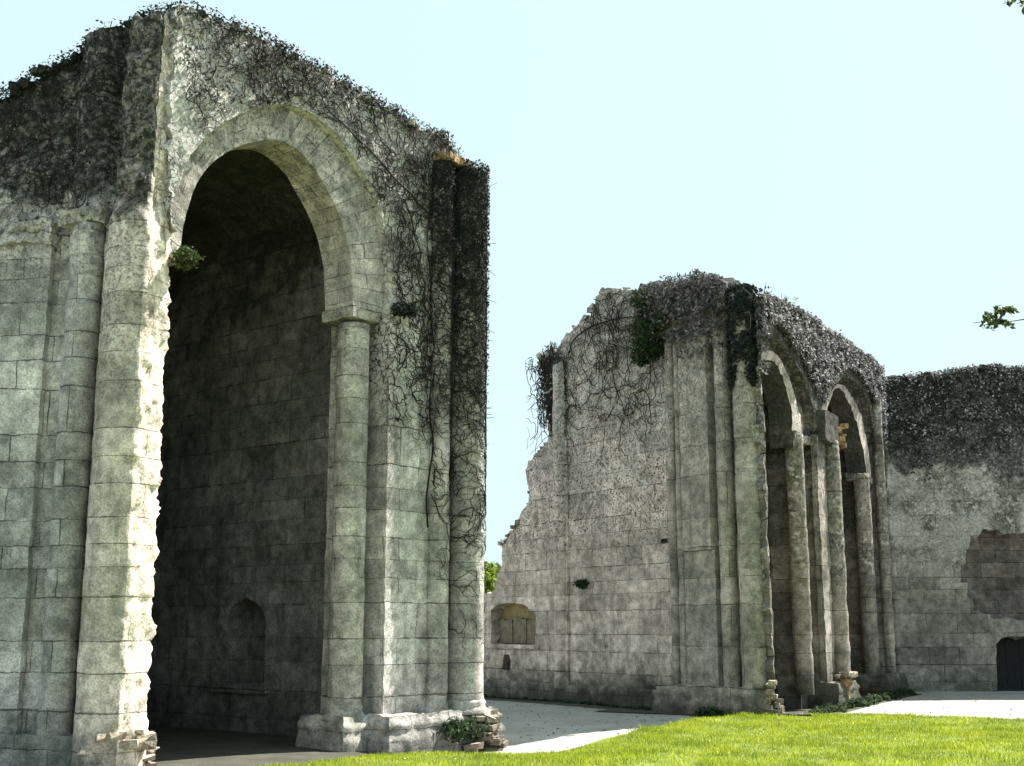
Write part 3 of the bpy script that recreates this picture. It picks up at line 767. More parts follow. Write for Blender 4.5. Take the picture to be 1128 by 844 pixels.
# long trunks
for (x0, z0, x1, z1, r) in ((4.45, 3.0, 4.5, 8.5, .014), (4.5, 7.7, 1.9, 8.95, .02), (4.4, 6.2, 3.9, 8.2, .014)):
    pth = []
    for i in range(60):
        s = i/59; pth.append((FA.P(x0+(x1-x0)*s+.12*nz(s*7, x0, 1), z0+(z1-z0)*s+.05*nz(s*9, x0, 4), .045 if z0+(z1-z0)*s > 6.2 or x0+(x1-x0)*s > 4.65 else .09), r*(1-.5*s)))
    paths.append(pth)
tubes('stems', paths, M['stem'], iv, 4)
P, N = scatter(frmap(FA), lambda t, z: FA.P(1, 0, .6)-FA.P(1, 0, 0)+Vector((0, 0, .3)), lambda t, z: regA(t, z)*(1 if z > float(np.interp(t, tx, tz))-.22-.7*(t < 1.5)-.35*(t < 2.5) else .01), 3800, (-.1, 5.1, 5, 9.5), (.0, .09), 11)
leaves('leaves', P, N, .028, M['ivybrown'], iv)
# crest fuzz
rd = random.Random(9); P = []; N = []
for i in range(6500):
    t = rd.uniform(-.4, 5.4); P.append(tuple(FA.P(t, float(np.interp(t, tx, tz))+rd.uniform(-.12, .09)+.06*nz(t*5, 1, 1), rd.uniform(-.9, .1)))); N.append((0, -.3, .8))
leaves('leaves', P, N, .03, M['ivydark'], iv)

def cylmap(fr, t, n, r):
    return lambda a, z, h: fr.P(t+math.sin(a/r)*(r+h), z, n+math.cos(a/r)*(r+h))
def cylN(fr, r):
    def f(a, z):
        d = fr.P(math.sin(a/r), 0, math.cos(a/r))-fr.P(0, 0, 0); return (d.x, d.y, d.z+.2)
    return f
iv2 = empty('ivy', FA.P(5.26, 0, .4), 'dark twiggy ivy clinging to the round columns at the right end of the near ruin', 'ivy')
paths = []
m1 = cylmap(FA, 4.70, .06, .165); m2 = cylmap(FA, 5.26, .10, .285)
paths += net(m1, lambda a, z: (1 if 8.65 > z > 1.5 and abs(a) < .26 else 0)*min(1, max(.10, (z-2.0)/4.)), 330, (-.26, .26, 1.5, 8.65), (8, 28), .05, (.003, .008), seed=21)
paths += net(m2, lambda a, z: (1 if 8.7 > z > 1.2 and abs(a) < .55 else 0)*min(1, max(.14, (z-1.8)/4.)), 720, (-.55, .55, 1.2, 8.7), (8, 28), .05, (.003, .008), seed=22)
for i in range(90):
    a = rd.uniform(-.2, .55); z = rd.uniform(4.2, 8.6); p = m2(a, z, -.04); d = (m2(a, z, .1)-p).normalized()+Vector((rd.gauss(0, .5), rd.gauss(0, .5), rd.gauss(0, .6)))
    L_ = rd.uniform(.07, .15); paths.append([(p, .006), (p+d*L_*.5, .005), (p+d*L_+Vector((0, 0, rd.gauss(0, .02))), .003)])
tubes('stems', paths, M['stem'], iv2, 4)
for mm, r, zz, cnt, sd in ((m1, .165, 5.6, 2300, 31), (m2, .285, 4.8, 5600, 32)):
    P, N = scatter(mm, cylN(FA, r), lambda a, z: min(1, max(.0, (z-zz)/(2.7)))**1.1, cnt, (-math.pi*r*.62, math.pi*r*.62, zz, 8.75), (0, .07), sd)
    leaves('leaves', P, N, .026, M['ivydark'], iv2)
# black-green ivy crust on the left wall top
iv3 = empty('ivy', FL.P(-1.5, 0, .2), 'thick blackish ivy crust draped over the sloping top of the near left wall', 'ivy')
lt = sorted(ltop+[(-3.2, 8.0), (-4.5, 7.0)]); lx = [p[0] for p in lt]; lzz = [p[1] for p in lt]
def regL(t, z):
    zt = float(np.interp(t, lx, lzz))
    if z > zt+.1 or t > -.15: return 0
    lowb = 6.5+.35*nz(t, 0, 0, 1.5)+(.7 if t > -.7 else 0)
    return 0 if z < lowb else min(1, (z-lowb)/.9+.15)
P, N = scatter(lambda t, z, h: FL.P(t, z, bumpL(t, z)+h), lambda t, z: (0.1, -1, .4), regL, 1900, (-4.5, -.2, 6.2, 9.3), (-.02, .07), 41)
leaves('leaves', P, N, .025, M['ivydark'], iv3)
tubes('stems', net(lambda t, z, h: FL.P(t, z, bumpL(t, z)+h), lambda t, z: regL(t, z)*.7, 130, (-4.5, -.3, 6.2, 9.2), (8, 26), .06, (.004, .011), seed=42), M['stem'], iv3, 3)
P = []; N = []
for i in range(7500):
    t = rd.uniform(-3.3, -.1); P.append(tuple(FL.P(t, float(np.interp(t, lx, lzz))+rd.uniform(-.12, .09)+.07*nz(t*4, 1, 1), rd.uniform(-1., .12)))); N.append((0, -.2, .9))
leaves('leaves', P, N, .03, M['ivydark'], iv3)
for j, (tt, zz_) in enumerate(((-.55, 9.1), (-1.2, 8.95), (-2.0, 8.6), (-.35, 9.15))): pass
# small tufts
def tuft(label, c, r, n, size, mat, flat=(1, 1, 1), name='weed', cat='plant', elong=1.8, stems=10):
    e = empty(name, c, label, cat)
    D = RNG.normal(0, 1, (n, 3)); D /= np.linalg.norm(D, axis=1)[:, None]; q = RNG.uniform(.25, 1, n)[:, None]**.6
    cl = np.array([1+.5*nz(*(d*2.2), 1) for d in D])[:, None]
    leaves('leaves', np.array(c)+D*q*r*cl*np.array(flat), D, size, mat, e, elong)
    paths = []
    for i in range(stems):
        d = Vector(D[i])*r*.9; d = Vector((d.x*flat[0], d.y*flat[1], d.z*flat[2])); c_ = Vector(c)
        paths.append([(c_-Vector((0, 0, r*.5*flat[2])), .006), (c_+d*.5, .004), (c_+d, .002)])
    tubes('stems', paths, M['stem'], e, 3)
    return e
tuft('small green weed tuft hanging at the broken left springing of the great arch', FA.P(.06, 6.02, .02), .17, 420, .035, M['weed'], (1, 1, .9))
tuft('dark creeping weed on the broken stones at the foot of the near ruin\'s right column', FA.P(4.7, .18, .5), .2, 700, .04, M['bush'], (1.9, 1.5, .8))
tuft('dark ivy sprig clinging beside the impost right of the great arch', FA.P(3.85, 6.12, .12), .17, 420, .035, M['ivydark'], (1.6, .8, .8))

# ================================================================== FAR RUIN
far = empty('ruined_apse', (3.3, 24.3, 0), 'lower pale stone ruin in the middle distance with ragged left edge and two narrow arches', 'ruin')
wtop_px = [(536, 654), (545, 640), (554, 620), (553, 602), (562, 588), (575, 566), (583, 548), (580, 520), (586, 506), (599, 494), (606, 484), (601, 460), (600, 440), (598, 415), (591, 392), (612, 386), (632, 362), (650, 346), (656, 328), (672, 321), (700, 318), (722, 314), (740, 316), (768, 308), (790, 308), (806, 320), (838, 326)]
wt = FW.L(wtop_px)
wt[-1] = (2.03, wt[-1][1])
outl = [(-12, -1), (2.03, -1)]+wt[::-1]+[(-12, 1.9)]
win = FW.L([(541, 712), (541, 672), (548, 666), (560, 664), (575, 665), (583, 671), (590, 678), (590, 712)])
stat = FW.L([(554, 738), (554, 727), (556, 721), (560, 721), (562, 727), (562, 738)])
hol = FW.L([(727, 598), (727, 593), (735, 593), (735, 598)])
wallW = slab('wall', FW, outl, [win, stat, hol], 0, -1.0, .09, M['far'], far, rag=.10, hrag=.012, disp=.028, block=.035, seed=15, mitre=lambda t, d: -1.1*d*min(1, max(0, (t-.2)/1.8)))
slab('window', FW, FW.L([(536, 716), (595, 716), (595, 655), (536, 655)]), [], -.30, -.5, .15, None, far, rag=0, block=.04).data.materials.append(simple('ochre_hollow_stone', (.30, .25, .13), var=.4, scale=5))
slab('niche', FW, FW.L([(550, 742), (566, 742), (566, 716), (550, 716)]), [], -.16, -.3, .1, M['patch'], far, rag=0)
# boards in the blocked window
bw0 = FW.H(543, 700)[0]; bw1 = FW.H(588, 700)[0]; z0 = FW.H(565, 709)[1]; z1 = FW.H(565, 682)[1]
M['boards'] = simple('weathered_boards', (.21, .18, .13), var=.45, scale=9)
for i in range(9):
    a = bw0+(bw1-bw0)*i/9; b = bw0+(bw1-bw0)*(i+.93)/9
    block('board', FW, a, b, -.26, -.2+.01*(i % 3), z0, z1+.02*math.sin(i*5), M['boards'], far, res=.2, disp=.004, rag=.003)
block('window_sill', FW, bw0-.15, bw1+.2, -.3, .04, z0-.1, z0-.02, M['far'], far, disp=.01)
shaft('column', FW, -3.75, -.02, .20, .3, 7.3, M['far'], far, disp=.02, res=.1, seed=3, ragtop=.3)
block('pilaster', FW, -4.15, -3.5, -.1, .05, .2, 5.7, M['far'], far, disp=.02, res=.12)
# pier at the corner
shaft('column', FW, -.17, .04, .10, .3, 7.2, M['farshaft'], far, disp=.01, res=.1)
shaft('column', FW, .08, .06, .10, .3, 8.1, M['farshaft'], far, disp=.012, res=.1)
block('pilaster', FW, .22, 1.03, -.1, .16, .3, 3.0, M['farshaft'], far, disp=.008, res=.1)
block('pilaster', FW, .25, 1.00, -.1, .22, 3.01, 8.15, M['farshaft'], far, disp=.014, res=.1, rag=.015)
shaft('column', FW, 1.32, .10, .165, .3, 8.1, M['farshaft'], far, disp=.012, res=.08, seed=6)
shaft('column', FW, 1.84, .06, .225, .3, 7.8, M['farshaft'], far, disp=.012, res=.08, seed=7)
block('plinth', FW, -.4, 2.0, -.1, .33, -.5, .52, M['farshaft'], far, prof=mould(0, .52, .08), disp=.03, rag=.02, res=.08)
block('plinth', FW, -8, -.4, -.1, .06, -.5, .40, M['far'], far, prof=mould(0, .40, .05), disp=.03, rag=.02, res=.12)
# arcade wall
a1i = FB.L([(834, 440), (834, 420), (838, 407), (846, 397), (855, 396), (861, 400), (867, 410), (873, 429), (878, 450), (880, 474), (881, 492)])
a1o = FB.L([(833.5, 430), (833.5, 400), (838, 378), (848, 370), (856, 373), (867, 388), (876, 400), (886, 422), (894, 446), (899, 470), (901, 492)])
a1i[0] = (a1i[0][0], 5.0); a1o[0] = (a1o[0][0]-.1, 5.0)
a2i = FB.L([(916, 492), (917, 460), (918, 447), (924, 431), (929, 427), (936, 433), (943, 448), (950, 467), (955, 490), (958, 502), (961, 530)])
a2o = FB.L([(908, 492), (908, 462), (911, 443), (920, 424), (930, 416), (939, 419), (948, 428), (957, 446), (962, 466), (965, 485), (968, 520)])
a2i = [(t, z) for t, z in a2i]
a1i = [(max(.12, t), z) for t, z in a1i]; a1o = [(max(.06, t), z) for t, z in a1o]
f1, _ = spline(a1o, 50); f2, _ = spline(a2o, 50)
h1 = [(-.42, -.25)]+f1+[(3.5, -.25)]
h1 = [(max(.07, t), z) for t, z in h1]
h2 = [(4.95, -.25), (4.95, f2[0][1])]+[(max(4.3, t), z) for t, z in f2]+[(9.2, -.25)]
btop = FB.L([(826, 322), (832, 330), (850, 334), (880, 348), (900, 362), (920, 374), (940, 388), (955, 398), (968, 408)])
btop = [(min(t, 10.1), z) for t, z in btop]
outl = [(-.0, -1), (10.15, -1), (10.15, btop[-1][1])]+btop[:1:-1]+[(-.0, btop[0][1])]
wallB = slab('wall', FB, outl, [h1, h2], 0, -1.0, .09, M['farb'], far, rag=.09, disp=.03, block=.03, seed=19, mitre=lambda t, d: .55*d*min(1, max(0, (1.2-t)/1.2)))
for ao, ai, mt in ((a1o, a1i, lambda t, d: .9*d*min(1, max(0, (1.2-t)/1.0))), (a2o, a2i, None)):
    archivolt('archivolt', FB, ao, ai, [(-.05, .0), (0, -.22), (.55, -.24)], M['farb'], far, n=60, disp=.02, mitre=mt)
    archivolt('arch_rim', FB, ao, ai, [(.55, -.24), (.57, -.1), (1, -.12)], M['rim'], far, n=60, disp=.02, mitre=mt)
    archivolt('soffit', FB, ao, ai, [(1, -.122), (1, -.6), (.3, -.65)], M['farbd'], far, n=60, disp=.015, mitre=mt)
shaft('jamb_column', FB, 2.60, -.18, .19, .3, 5.4, M['farbs'], far, disp=.012, res=.08, seed=12)
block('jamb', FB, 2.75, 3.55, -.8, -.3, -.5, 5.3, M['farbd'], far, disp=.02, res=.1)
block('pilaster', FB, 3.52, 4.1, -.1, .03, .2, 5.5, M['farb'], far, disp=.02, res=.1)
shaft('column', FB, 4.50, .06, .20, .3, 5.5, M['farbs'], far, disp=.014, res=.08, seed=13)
block('capital', FB, 3.70, 4.75, -.1, .20, 5.42, 6.05, M['farbd'], far, disp=.03, res=.1, rag=.02)
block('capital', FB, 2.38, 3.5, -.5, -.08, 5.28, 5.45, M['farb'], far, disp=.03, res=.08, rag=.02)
shaft('jamb_column', FB, 8.28, -.18, .19, .3, 5.2, M['farbs'], far, disp=.012, res=.08, seed=14)
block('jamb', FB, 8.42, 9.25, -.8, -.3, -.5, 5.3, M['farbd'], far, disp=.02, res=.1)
block('capital', FB, 8.1, 9.1, -.5, -.08, 5.05, 5.2, M['farb'], far, disp=.03, res=.08, rag=.02)
shaft('column', FB, 9.25, .05, .13, .3, 7.3, M['farbs'], far, disp=.012, res=.08, seed=15)
block('plinth', FB, 3.3, 4.9, -.6, .25, -.5, .5, M['farb'], far, prof=mould(0, .5, .07), disp=.04, rag=.03, res=.08)
block('plinth', FB, 8.1, 10.1, -.6, .2, -.5, .5, M['farb'], far, prof=mould(0, .5, .07), disp=.04, rag=.03, res=.08)
# room behind the arcade
oR = FB.P(2.3, 0, -3.4); FBr = Frame((oR.x, oR.y), FB.u)
room('inner_wall', FBr, [(0, -.6), (7.9, -.6), (7.9, 7.2), (0, 7.2)], [], 0, -.5, res=.2, mat=M['room'], par=far)
oR = FB.P(10.1, 0, -3.4); FBe = Frame((oR.x, oR.y), FB.n)
room('inner_wall', FBe, [(0, -.6), (3., -.6), (3., 7.4), (0, 7.4)], [], .02, -.4, res=.2, mat=M['room'], par=far)
V = [FB.P(t, z, n) for z in (7.0, 7.3) for t, n in ((.9, -.9), (10., -.9), (10., -3.7), (2.3, -3.7))]
link('vault', mesh_from('vault', V, [(0, 3, 2, 1), (4, 5, 6, 7), (0, 1, 5, 4), (1, 2, 6, 5), (2, 3, 7, 6), (3, 0, 4, 7)], None, False), M['room'], far)
# broken stones on the middle pier, the sun's orange put into their colour
it = []
for i in range(15): it.append((FB.P(5.0+(i % 5)*.06, 5.42+.036*i, .08+rd.uniform(-.1, .15)), rd.uniform(.05, .09), (1, 1, .7)))
rocks('broken_springer', it, M['ochre'], far)
crest(FW, wt[3:-2], 260, (-.9, .02), wallW, s=(.04, .12), seed=6)
crest(FB, btop[2:], 160, (-.9, .02), wallB, s=(.04, .11), seed=7)

# ---- ivy of the far ruin
def zt_of(pts): s = sorted(pts); return lambda t: float(np.interp(t, [p[0] for p in s], [p[1] for p in s]))
ztW = zt_of(wt[10:]); ztB = zt_of(btop)
iv = empty('ivy', FW.P(-4.6, 0, .1), 'bare bluish ivy clump hanging on the ragged upper left corner of the far ruin', 'ivy')
def regc(t, z):
    px = (-4.75, -3.9)
    e = ((t+4.1)/.6)**2+((z-6.9)/1.0)**2
    return max(0, 1.15-e) if t > -4.62 else 0
def mapc(t, z, h): return FW.P(t, z, h+.0)
tubes('stems', net(mapc, regc, 220, (-5.3, -3.6, 5.6, 8.2), (8, 24), .07, (.006, .014), seed=51, wig=.8), M['stem'], iv, 3)
P, N = scatter(mapc, lambda t, z: (-.7, -.5, .4), regc, 450, (-5.2, -3.6, 5.8, 8.1), (-.4, .12), 52)
leaves('leaves', P, N, .055, M['ivygrey'], iv)
# stems over the face of the wall
iv = empty('ivy', FW.P(-2, 0, .1), 'thin leafless ivy twigs spread over the upper face of the far plain wall', 'ivy')
def regf(t, z): return 0 if (t > -.3 or t < -5 or z > ztW(t)) else max(0, min(.8, (z-5.0)/3.))*(1.4 if nz(t, z, 4, 1.2) > .05 else .25)
pp = net(frmap(FW, .02), regf, 210, (-5, -.3, 4.6, 8.5), (8, 30), .09, (.005, .013), seed=53)
arc = FW.L([(628, 392), (634, 375), (650, 362), (668, 355), (690, 350), (712, 349)])
q, _ = spline(arc, 30); pp.append([(FW.P(t, z, .05), .02) for t, z in q])
tubes('stems', pp, M['stem'], iv, 3)
# brown curtain
iv = empty('ivy', FW.P(.6, 0, .3), 'thick greyish curtain of withered ivy hanging over the top of the far corner pier', 'ivy')
def regk(t, z):
    lo = 6.9+.5*nz(t*3, 0, 2)+(-.2 if t > .2 else .25); hi = 8.38+.14*nz(t*3, 4, 4)-max(0, (t-1.1))*.8
    return 0 if z < lo or z > hi else min(1, (z-lo)*1.3+.15)
mk = lambda t, z, h: FW.P(t, z, .18+h+.1*(z-7))
P, N = scatter(mk, lambda t, z: (-.7, -.5, .3), regk, 9500, (-.75, 1.5, 6.6, 8.8), (-.6, .22), 54)
leaves('leaves', P, N, .042, M['ivygrey2'], iv, 2.2)
tubes('stems', net(mk, regk, 300, (-.7, 1.4, 6.6, 8.7), (8, 24), .08, (.004, .01), seed=55), M['stemgrey'], iv, 3)
# dark column top
iv = empty('ivy', FW.P(1.84, 0, .3), 'dark ivy sleeve round the top of the rightmost column of the far corner pier', 'ivy')
mc = cylmap(FW, 1.84, .06, .225)
P, N = scatter(mc, cylN(FW, .225), lambda a, z: 1 if z > 6.15+.5*nz(a*5, 0, 0) else 0, 5200, (-.62, .62, 5.9, 7.88), (0, .08), 56)
leaves('leaves', P, N, .045, M['ivydark'], iv)
P = []; N = []
for i in range(1500):
    d = Vector((rd.gauss(0, 1), rd.gauss(0, 1), abs(rd.gauss(0, 1)))).normalized(); P.append(tuple(FW.P(1.84, 7.8, .06)+Vector((d.x*.26, d.y*.26, d.z*.16))*rd.uniform(.5, 1))); N.append(tuple(d))
leaves('leaves', P, N, .045, M['ivydark'], iv)
# arcade top
iv = empty('ivy', FB.P(5, 0, .2), 'spiky purplish grey ivy mass along the sloping top above the two narrow arches', 'ivy')
def regb(t, z):
    if z > ztB(t)+.1 or inpoly(t, z-.22, h1) or inpoly(t, z-.22, h2) or inpoly(t+.3, z-.1, h2) or inpoly(t-.35, z-.1, h1) or inpoly(t-.35, z-.1, h2) or t < -.1 or t > 10.1: return 0
    return max(0, min(1, (z-6.1+.3*nz(t, 0, 9, 1.5))/1.1))
P, N = scatter(frmap(FB), lambda t, z: (.8, -.4, .5), regb, 16000, (-.1, 10.1, 5.6, 8.3), (-.02, .16), 57)
leaves('leaves', P, N, .045, M['ivygrey'], iv, 1.6)
P, N = scatter(frmap(FB), lambda t, z: (.8, -.4, .5), lambda t, z: regb(t, z)*.7, 9000, (-.1, 10.1, 5.6, 8.3), (-.02, .12), 58)
leaves('leaves', P, N, .055, M['ivybrown'], iv, 1.6)
P = []; N = []
for i in range(9000):
    t = rd.uniform(-.1, 10.1); sp = max(0, nz(t*4, 0, 7))*.45; P.append(tuple(FB.P(t, ztB(t)+rd.uniform(-.15, .1+sp), rd.uniform(-.9, .1)))); N.append((.3, -.2, .8))
leaves('leaves', P, N, .055, M['ivybrown'], iv, 1.6)
pp = []
for i in range(160):
    t = rd.uniform(0, 10); p = FB.P(t, ztB(t), rd.uniform(-.8, .05)); d = Vector((rd.gauss(0, .35), rd.gauss(0, .35), 1)); L_ = rd.uniform(.1, .35); pp.append([(p, .008), (p+d*L_*.5, .006), (p+d*L_, .003)])
pp += net(frmap(FB, .02), regb, 400, (-.1, 10.1, 5.4, 8.2), (8, 24), .09, (.006, .014), seed=59)
tubes('stems', pp, M['stem'], iv, 3)
# bush hanging at the pier
def bush(name, label, cat, c, rad, n, size, mat, flat=(1, 1, 1), lobes=8, seed=1):
    e = empty(name, c, label, cat); rd2 = np.random.default_rng(seed)
    P = []; N = []
    cs = rd2.normal(0, .5, (lobes, 3))*rad*np.array(flat); rs = rd2.uniform(.35, .65, lobes)*rad
    for i in range(lobes):
        k = n//lobes; D = rd2.normal(0, 1, (k, 3)); D /= np.linalg.norm(D, axis=1)[:, None]
        P.append(np.array(c)+cs[i]+D*rs[i]*rd2.uniform(.55, 1.08, (k, 1))); N.append(D)
    leaves('leaves', np.concatenate(P), np.concatenate(N), size, mat, e, 1.5)
    tubes('stems', [[(Vector(c)-Vector((0, 0, rad*.4)), .02), (Vector(c)+Vector(cs[i])*.5, .012), (Vector(c)+Vector(cs[i])+Vector((0, 0, rs[i]*.6)), .005)] for i in range(lobes)], M['stem'], e, 4)
    return e
t_, z_ = FW.H(726, 362)
bush('shrub', 'deep green shrub rooted high on the far wall beside the withered ivy', 'shrub', FW.P(t_, z_+.05, .2), .50, 4200, .05, M['bush'], (1, .7, 1.2), 11, 4)
t_, z_ = FW.H(645, 643); tuft('tiny dark weed growing from a joint low on the far plain wall', FW.P(t_, z_, .05), .14, 200, .05, M['bush'], (1.4, .6, .8))

# ================================================================== BOUNDARY WALL
bw = empty('boundary_wall', (9.3, 32, 0), 'long mottled stone wall closing the view on the right', 'wall')
rt = FR.L([(966, 430), (970, 421), (985, 418), (1020, 414), (1060, 408), (1090, 405), (1128, 407)])+[(4.5, 8.2), (8, 8.0), (16, 7.8)]
door = FR.L([(1098, 764), (1098, 710), (1102, 704), (1110, 701), (1142, 701), (1150, 706), (1152, 712), (1152, 764)])
pat = FR.L([(1058, 641), (1058, 622), (1063, 620), (1064, 606), (1068, 605), (1069, 590), (1080, 589), (1082, 583), (1098, 584), (1104, 588), (1128, 587), (1160, 584), (1175, 640), (1170, 684), (1128, 683), (1092, 681), (1091, 677), (1073, 676), (1072, 660), (1066, 659), (1065, 642)])
door = [(t, -.2) if z < .2 else (t, z) for t, z in door]
outl = [(-.1, -1), (16, -1)]+rt[::-1]
wallR = slab('wall', FR, outl, [door, pat], 0, -1.0, .085, M['bound'], bw, rag=.09, hrag=lambda t, z: .012 if z < 1.5 else .035, disp=.03, block=.03, seed=23)
slab('bare_patch', FR, [(1.5, 1.5), (5, 1.5), (5, 4.4), (1.5, 4.4)], [], -.22, -.4, .12, M['patch'], bw, rag=0, block=.08, disp=.04)
tm = (door[0][0]+door[-1][0])/2
dr = empty('door', FR.P(tm, 0, -.4), None, None); dr.parent = bw; dr.location = FR.P(tm, 0, -.4)-Vector((9.3, 32, 0))
for i in range(8):
    a = door[0][0]-.1+(door[-1][0]-door[0][0]+.2)*i/8; b = door[0][0]-.1+(door[-1][0]-door[0][0]+.2)*(i+.95)/8
    block('plank', FR, a, b, -.42, -.36+(.01 if i % 2 else 0), -.1, 1.5, M['wood'], dr, res=.3, disp=.003, rag=.002)
shaft('corner_column', FR, .38, -.02, .11, -.3, 7.6, M['bound'], bw, disp=.015, res=.08)
shaft('corner_column', FR, .05, .1, .2, -.3, 7.9, M['bound'], bw, disp=.02, res=.1, ragtop=.1)
crest(FR, rt[1:8], 160, (-.9, .02), wallR, s=(.04, .11), seed=8)
ztR = zt_of(rt)
iv = empty('ivy', FR.P(3, 0, .2), 'dark ivy and bleached twigs matted along the top of the right boundary wall', 'ivy')
def regr(t, z):
    lo = 5.9+.9*nz(t*.9, 0, 3)+.5*nz(t*3, z*3, 5)-(.5 if t < 1.5 else 0); zt = ztR(t)
    return 0 if z < lo or z > zt+.08 else min(1, .25+(z-lo)/1.6)
P, N = scatter(frmap(FR), lambda t, z: (0, -1, .4), regr, 3000, (-.1, 7, 5, 8.5), (-.02, .18), 61)
leaves('leaves', P, N, .045, M['ivydark'], iv)
P, N = scatter(frmap(FR), lambda t, z: (0, -1, .4), lambda t, z: regr(t, z)*.8, 3000, (-.1, 7, 5, 8.5), (-.02, .18), 62)
leaves('leaves', P, N, .042, M['ivygrey'], iv)
P = []; N = []
for i in range(9000):
    t = rd.uniform(-.1, 7); P.append(tuple(FR.P(t, ztR(t)+rd.uniform(-.15, .12)+.06*nz(t*3, 1, 1), rd.uniform(-.9, .12)))); N.append((0, -.2, .9))
leaves('leaves', P, N, .042, M['ivygrey'], iv)
tubes('stems', net(frmap(FR, .02), regr, 300, (-.1, 7, 5, 8.3), (8, 24), .09, (.006, .014), seed=63), M['stem'], iv, 3)

# ================================================================== SMALL THINGS
# sunlit heap at the corner of the far ruin
def onground(px, py): x, y = gp(px, py); return Vector((x, y, gz(x, y)))
g = Vector((4.50, 22.05, .0))
it = []
for i in range(46):
    z = rk.random()**1.2*.66; rr = .19*(1-z/.80); a = rk.uniform(0, 6.28)
    it.append((g+Vector((math.cos(a)*rr, math.sin(a)*rr*.8, z+.02)), rk.uniform(.035, .07), (1, 1, .8)))
tag(rocks('rubble_heap', it, M['rubble']), 'narrow sunlit heap of broken stones at the lawn edge below the far corner pier', 'rubble')
# pedestal
def lathe(prof, c, seg=22, wob=.01):
    V = []; Fc = []
    for r, z in prof:
        for i in range(seg):
            a = 6.2832*i/seg; q = 1+wob*8*nz(math.cos(a)*2, math.sin(a)*2, z*6)
            V.append((c.x+math.cos(a)*r*q, c.y+math.sin(a)*r*q, c.z+z+wob*nz(math.cos(a)*3, math.sin(a)*3, z*3)))
    for j in range(len(prof)-1):
        for i in range(seg): i2 = (i+1) % seg; Fc.append((j*seg+i, j*seg+i2, (j+1)*seg+i2, (j+1)*seg+i))
    Fc.append(tuple(range(seg))[::-1]); Fc.append(tuple((len(prof)-1)*seg+i for i in range(seg)))
    return V, Fc
g = onground(934, 779)
pd = empty('stone_pedestal', g, 'small weathered stone pedestal with a broad broken cap standing on the pale path', 'pedestal')
V, Fc = lathe([(.11, -.05), (.11, .03), (.075, .05), (.055, .1), (.05, .3), (.06, .38), (.12, .44), (.14, .50), (.10, .55)], g, wob=.015)
link('stem', mesh_from('stem', V, Fc, [[(0, 0)]*len(f) for f in Fc], True), M['ochre'], pd)
it = [(g+Vector((rk.uniform(-.16, .16), rk.uniform(-.14, .14), .62+rk.uniform(-.03, .05))), rk.uniform(.05, .09), (1.4, 1.3, .6)) for i in range(12)]+[(g+Vector((0, 0, .72)), .05, (1, 1, 1.1))]
rocks('cap', it, M['rubble'], pd)
t_, z_ = FB.H(872, 782, .45); g = FB.P(t_, 0, .45)
sb = bpy.data.meshes.new('stone_slab'); bm = bmesh.new()
bmesh.ops.create_cube(bm, size=1)
for v in bm.verts: v.co = Vector((v.co.x*.62, v.co.y*.28, v.co.z*.10))
bmesh.ops.bevel(bm, geom=bm.edges[:], offset=.015, segments=2, affect='EDGES')
bmesh.ops.subdivide_edges(bm, edges=[e for e in bm.edges if e.calc_length() > .1], cuts=5, use_grid_fill=True)
for v in bm.verts: v.co += Vector((1, 1, 1))*.012*nz(v.co.x, v.co.y, v.co.z, 7); v.co += Vector((g.x, g.y, .09))
bm.to_mesh(sb); bm.free()
tag(link('stone_slab', sb, M['patch']), 'low dark stone slab lying on the path just right of the rubble heap', 'stone slab')
# shade plants at the foot of the arcade
def plantrow(label, spots, n, size, mat, seed, name='undergrowth'):
    r2 = np.random.default_rng(seed); P = []; N = []
    for (x, y, r, h) in spots:
        D = r2.normal(0, 1, (n, 3)); D /= np.linalg.norm(D, axis=1)[:, None]; D[:, 2] = np.abs(D[:, 2])
        P.append(np.array([x, y, gz(x, y)])+D*np.array([r, r, h])*r2.uniform(.3, 1, (n, 1))); N.append(D+np.array([0, 0, .5]))
    return tag(leaves(name, np.concatenate(P), np.concatenate(N), size, mat, None, 2.2), label, 'plants', kind='stuff')
sp = [(*(FB.P(t, 0, .28+.25*rk.random())[:2]), rk.uniform(.12, .22), rk.uniform(.06, .22)) for t in np.arange(.4, 9.6, .22)]
plantrow('dark low undergrowth along the foot of the two narrow arches', sp, 200, .035, M['bush'], 3)
sp = [(*(FW.P(t, 0, .5+.1*rk.random())[:2]), rk.uniform(.1, .2), rk.uniform(.06, .2)) for t in np.arange(.9, 2.4, .16)]
plantrow('dark grassy weeds where the lawn meets the far corner pier', sp, 220, .04, M['bush'], 4)
sp = [(*(FW.P(t, 0, .14+.06*rk.random())[:2]), rk.uniform(.06, .12), rk.uniform(.03, .10)) for t in np.arange(-7.5, .3, .16)]
plantrow('thin moss and weeds along the foot of the far plain wall', sp, 70, .03, M['bush'], 5)

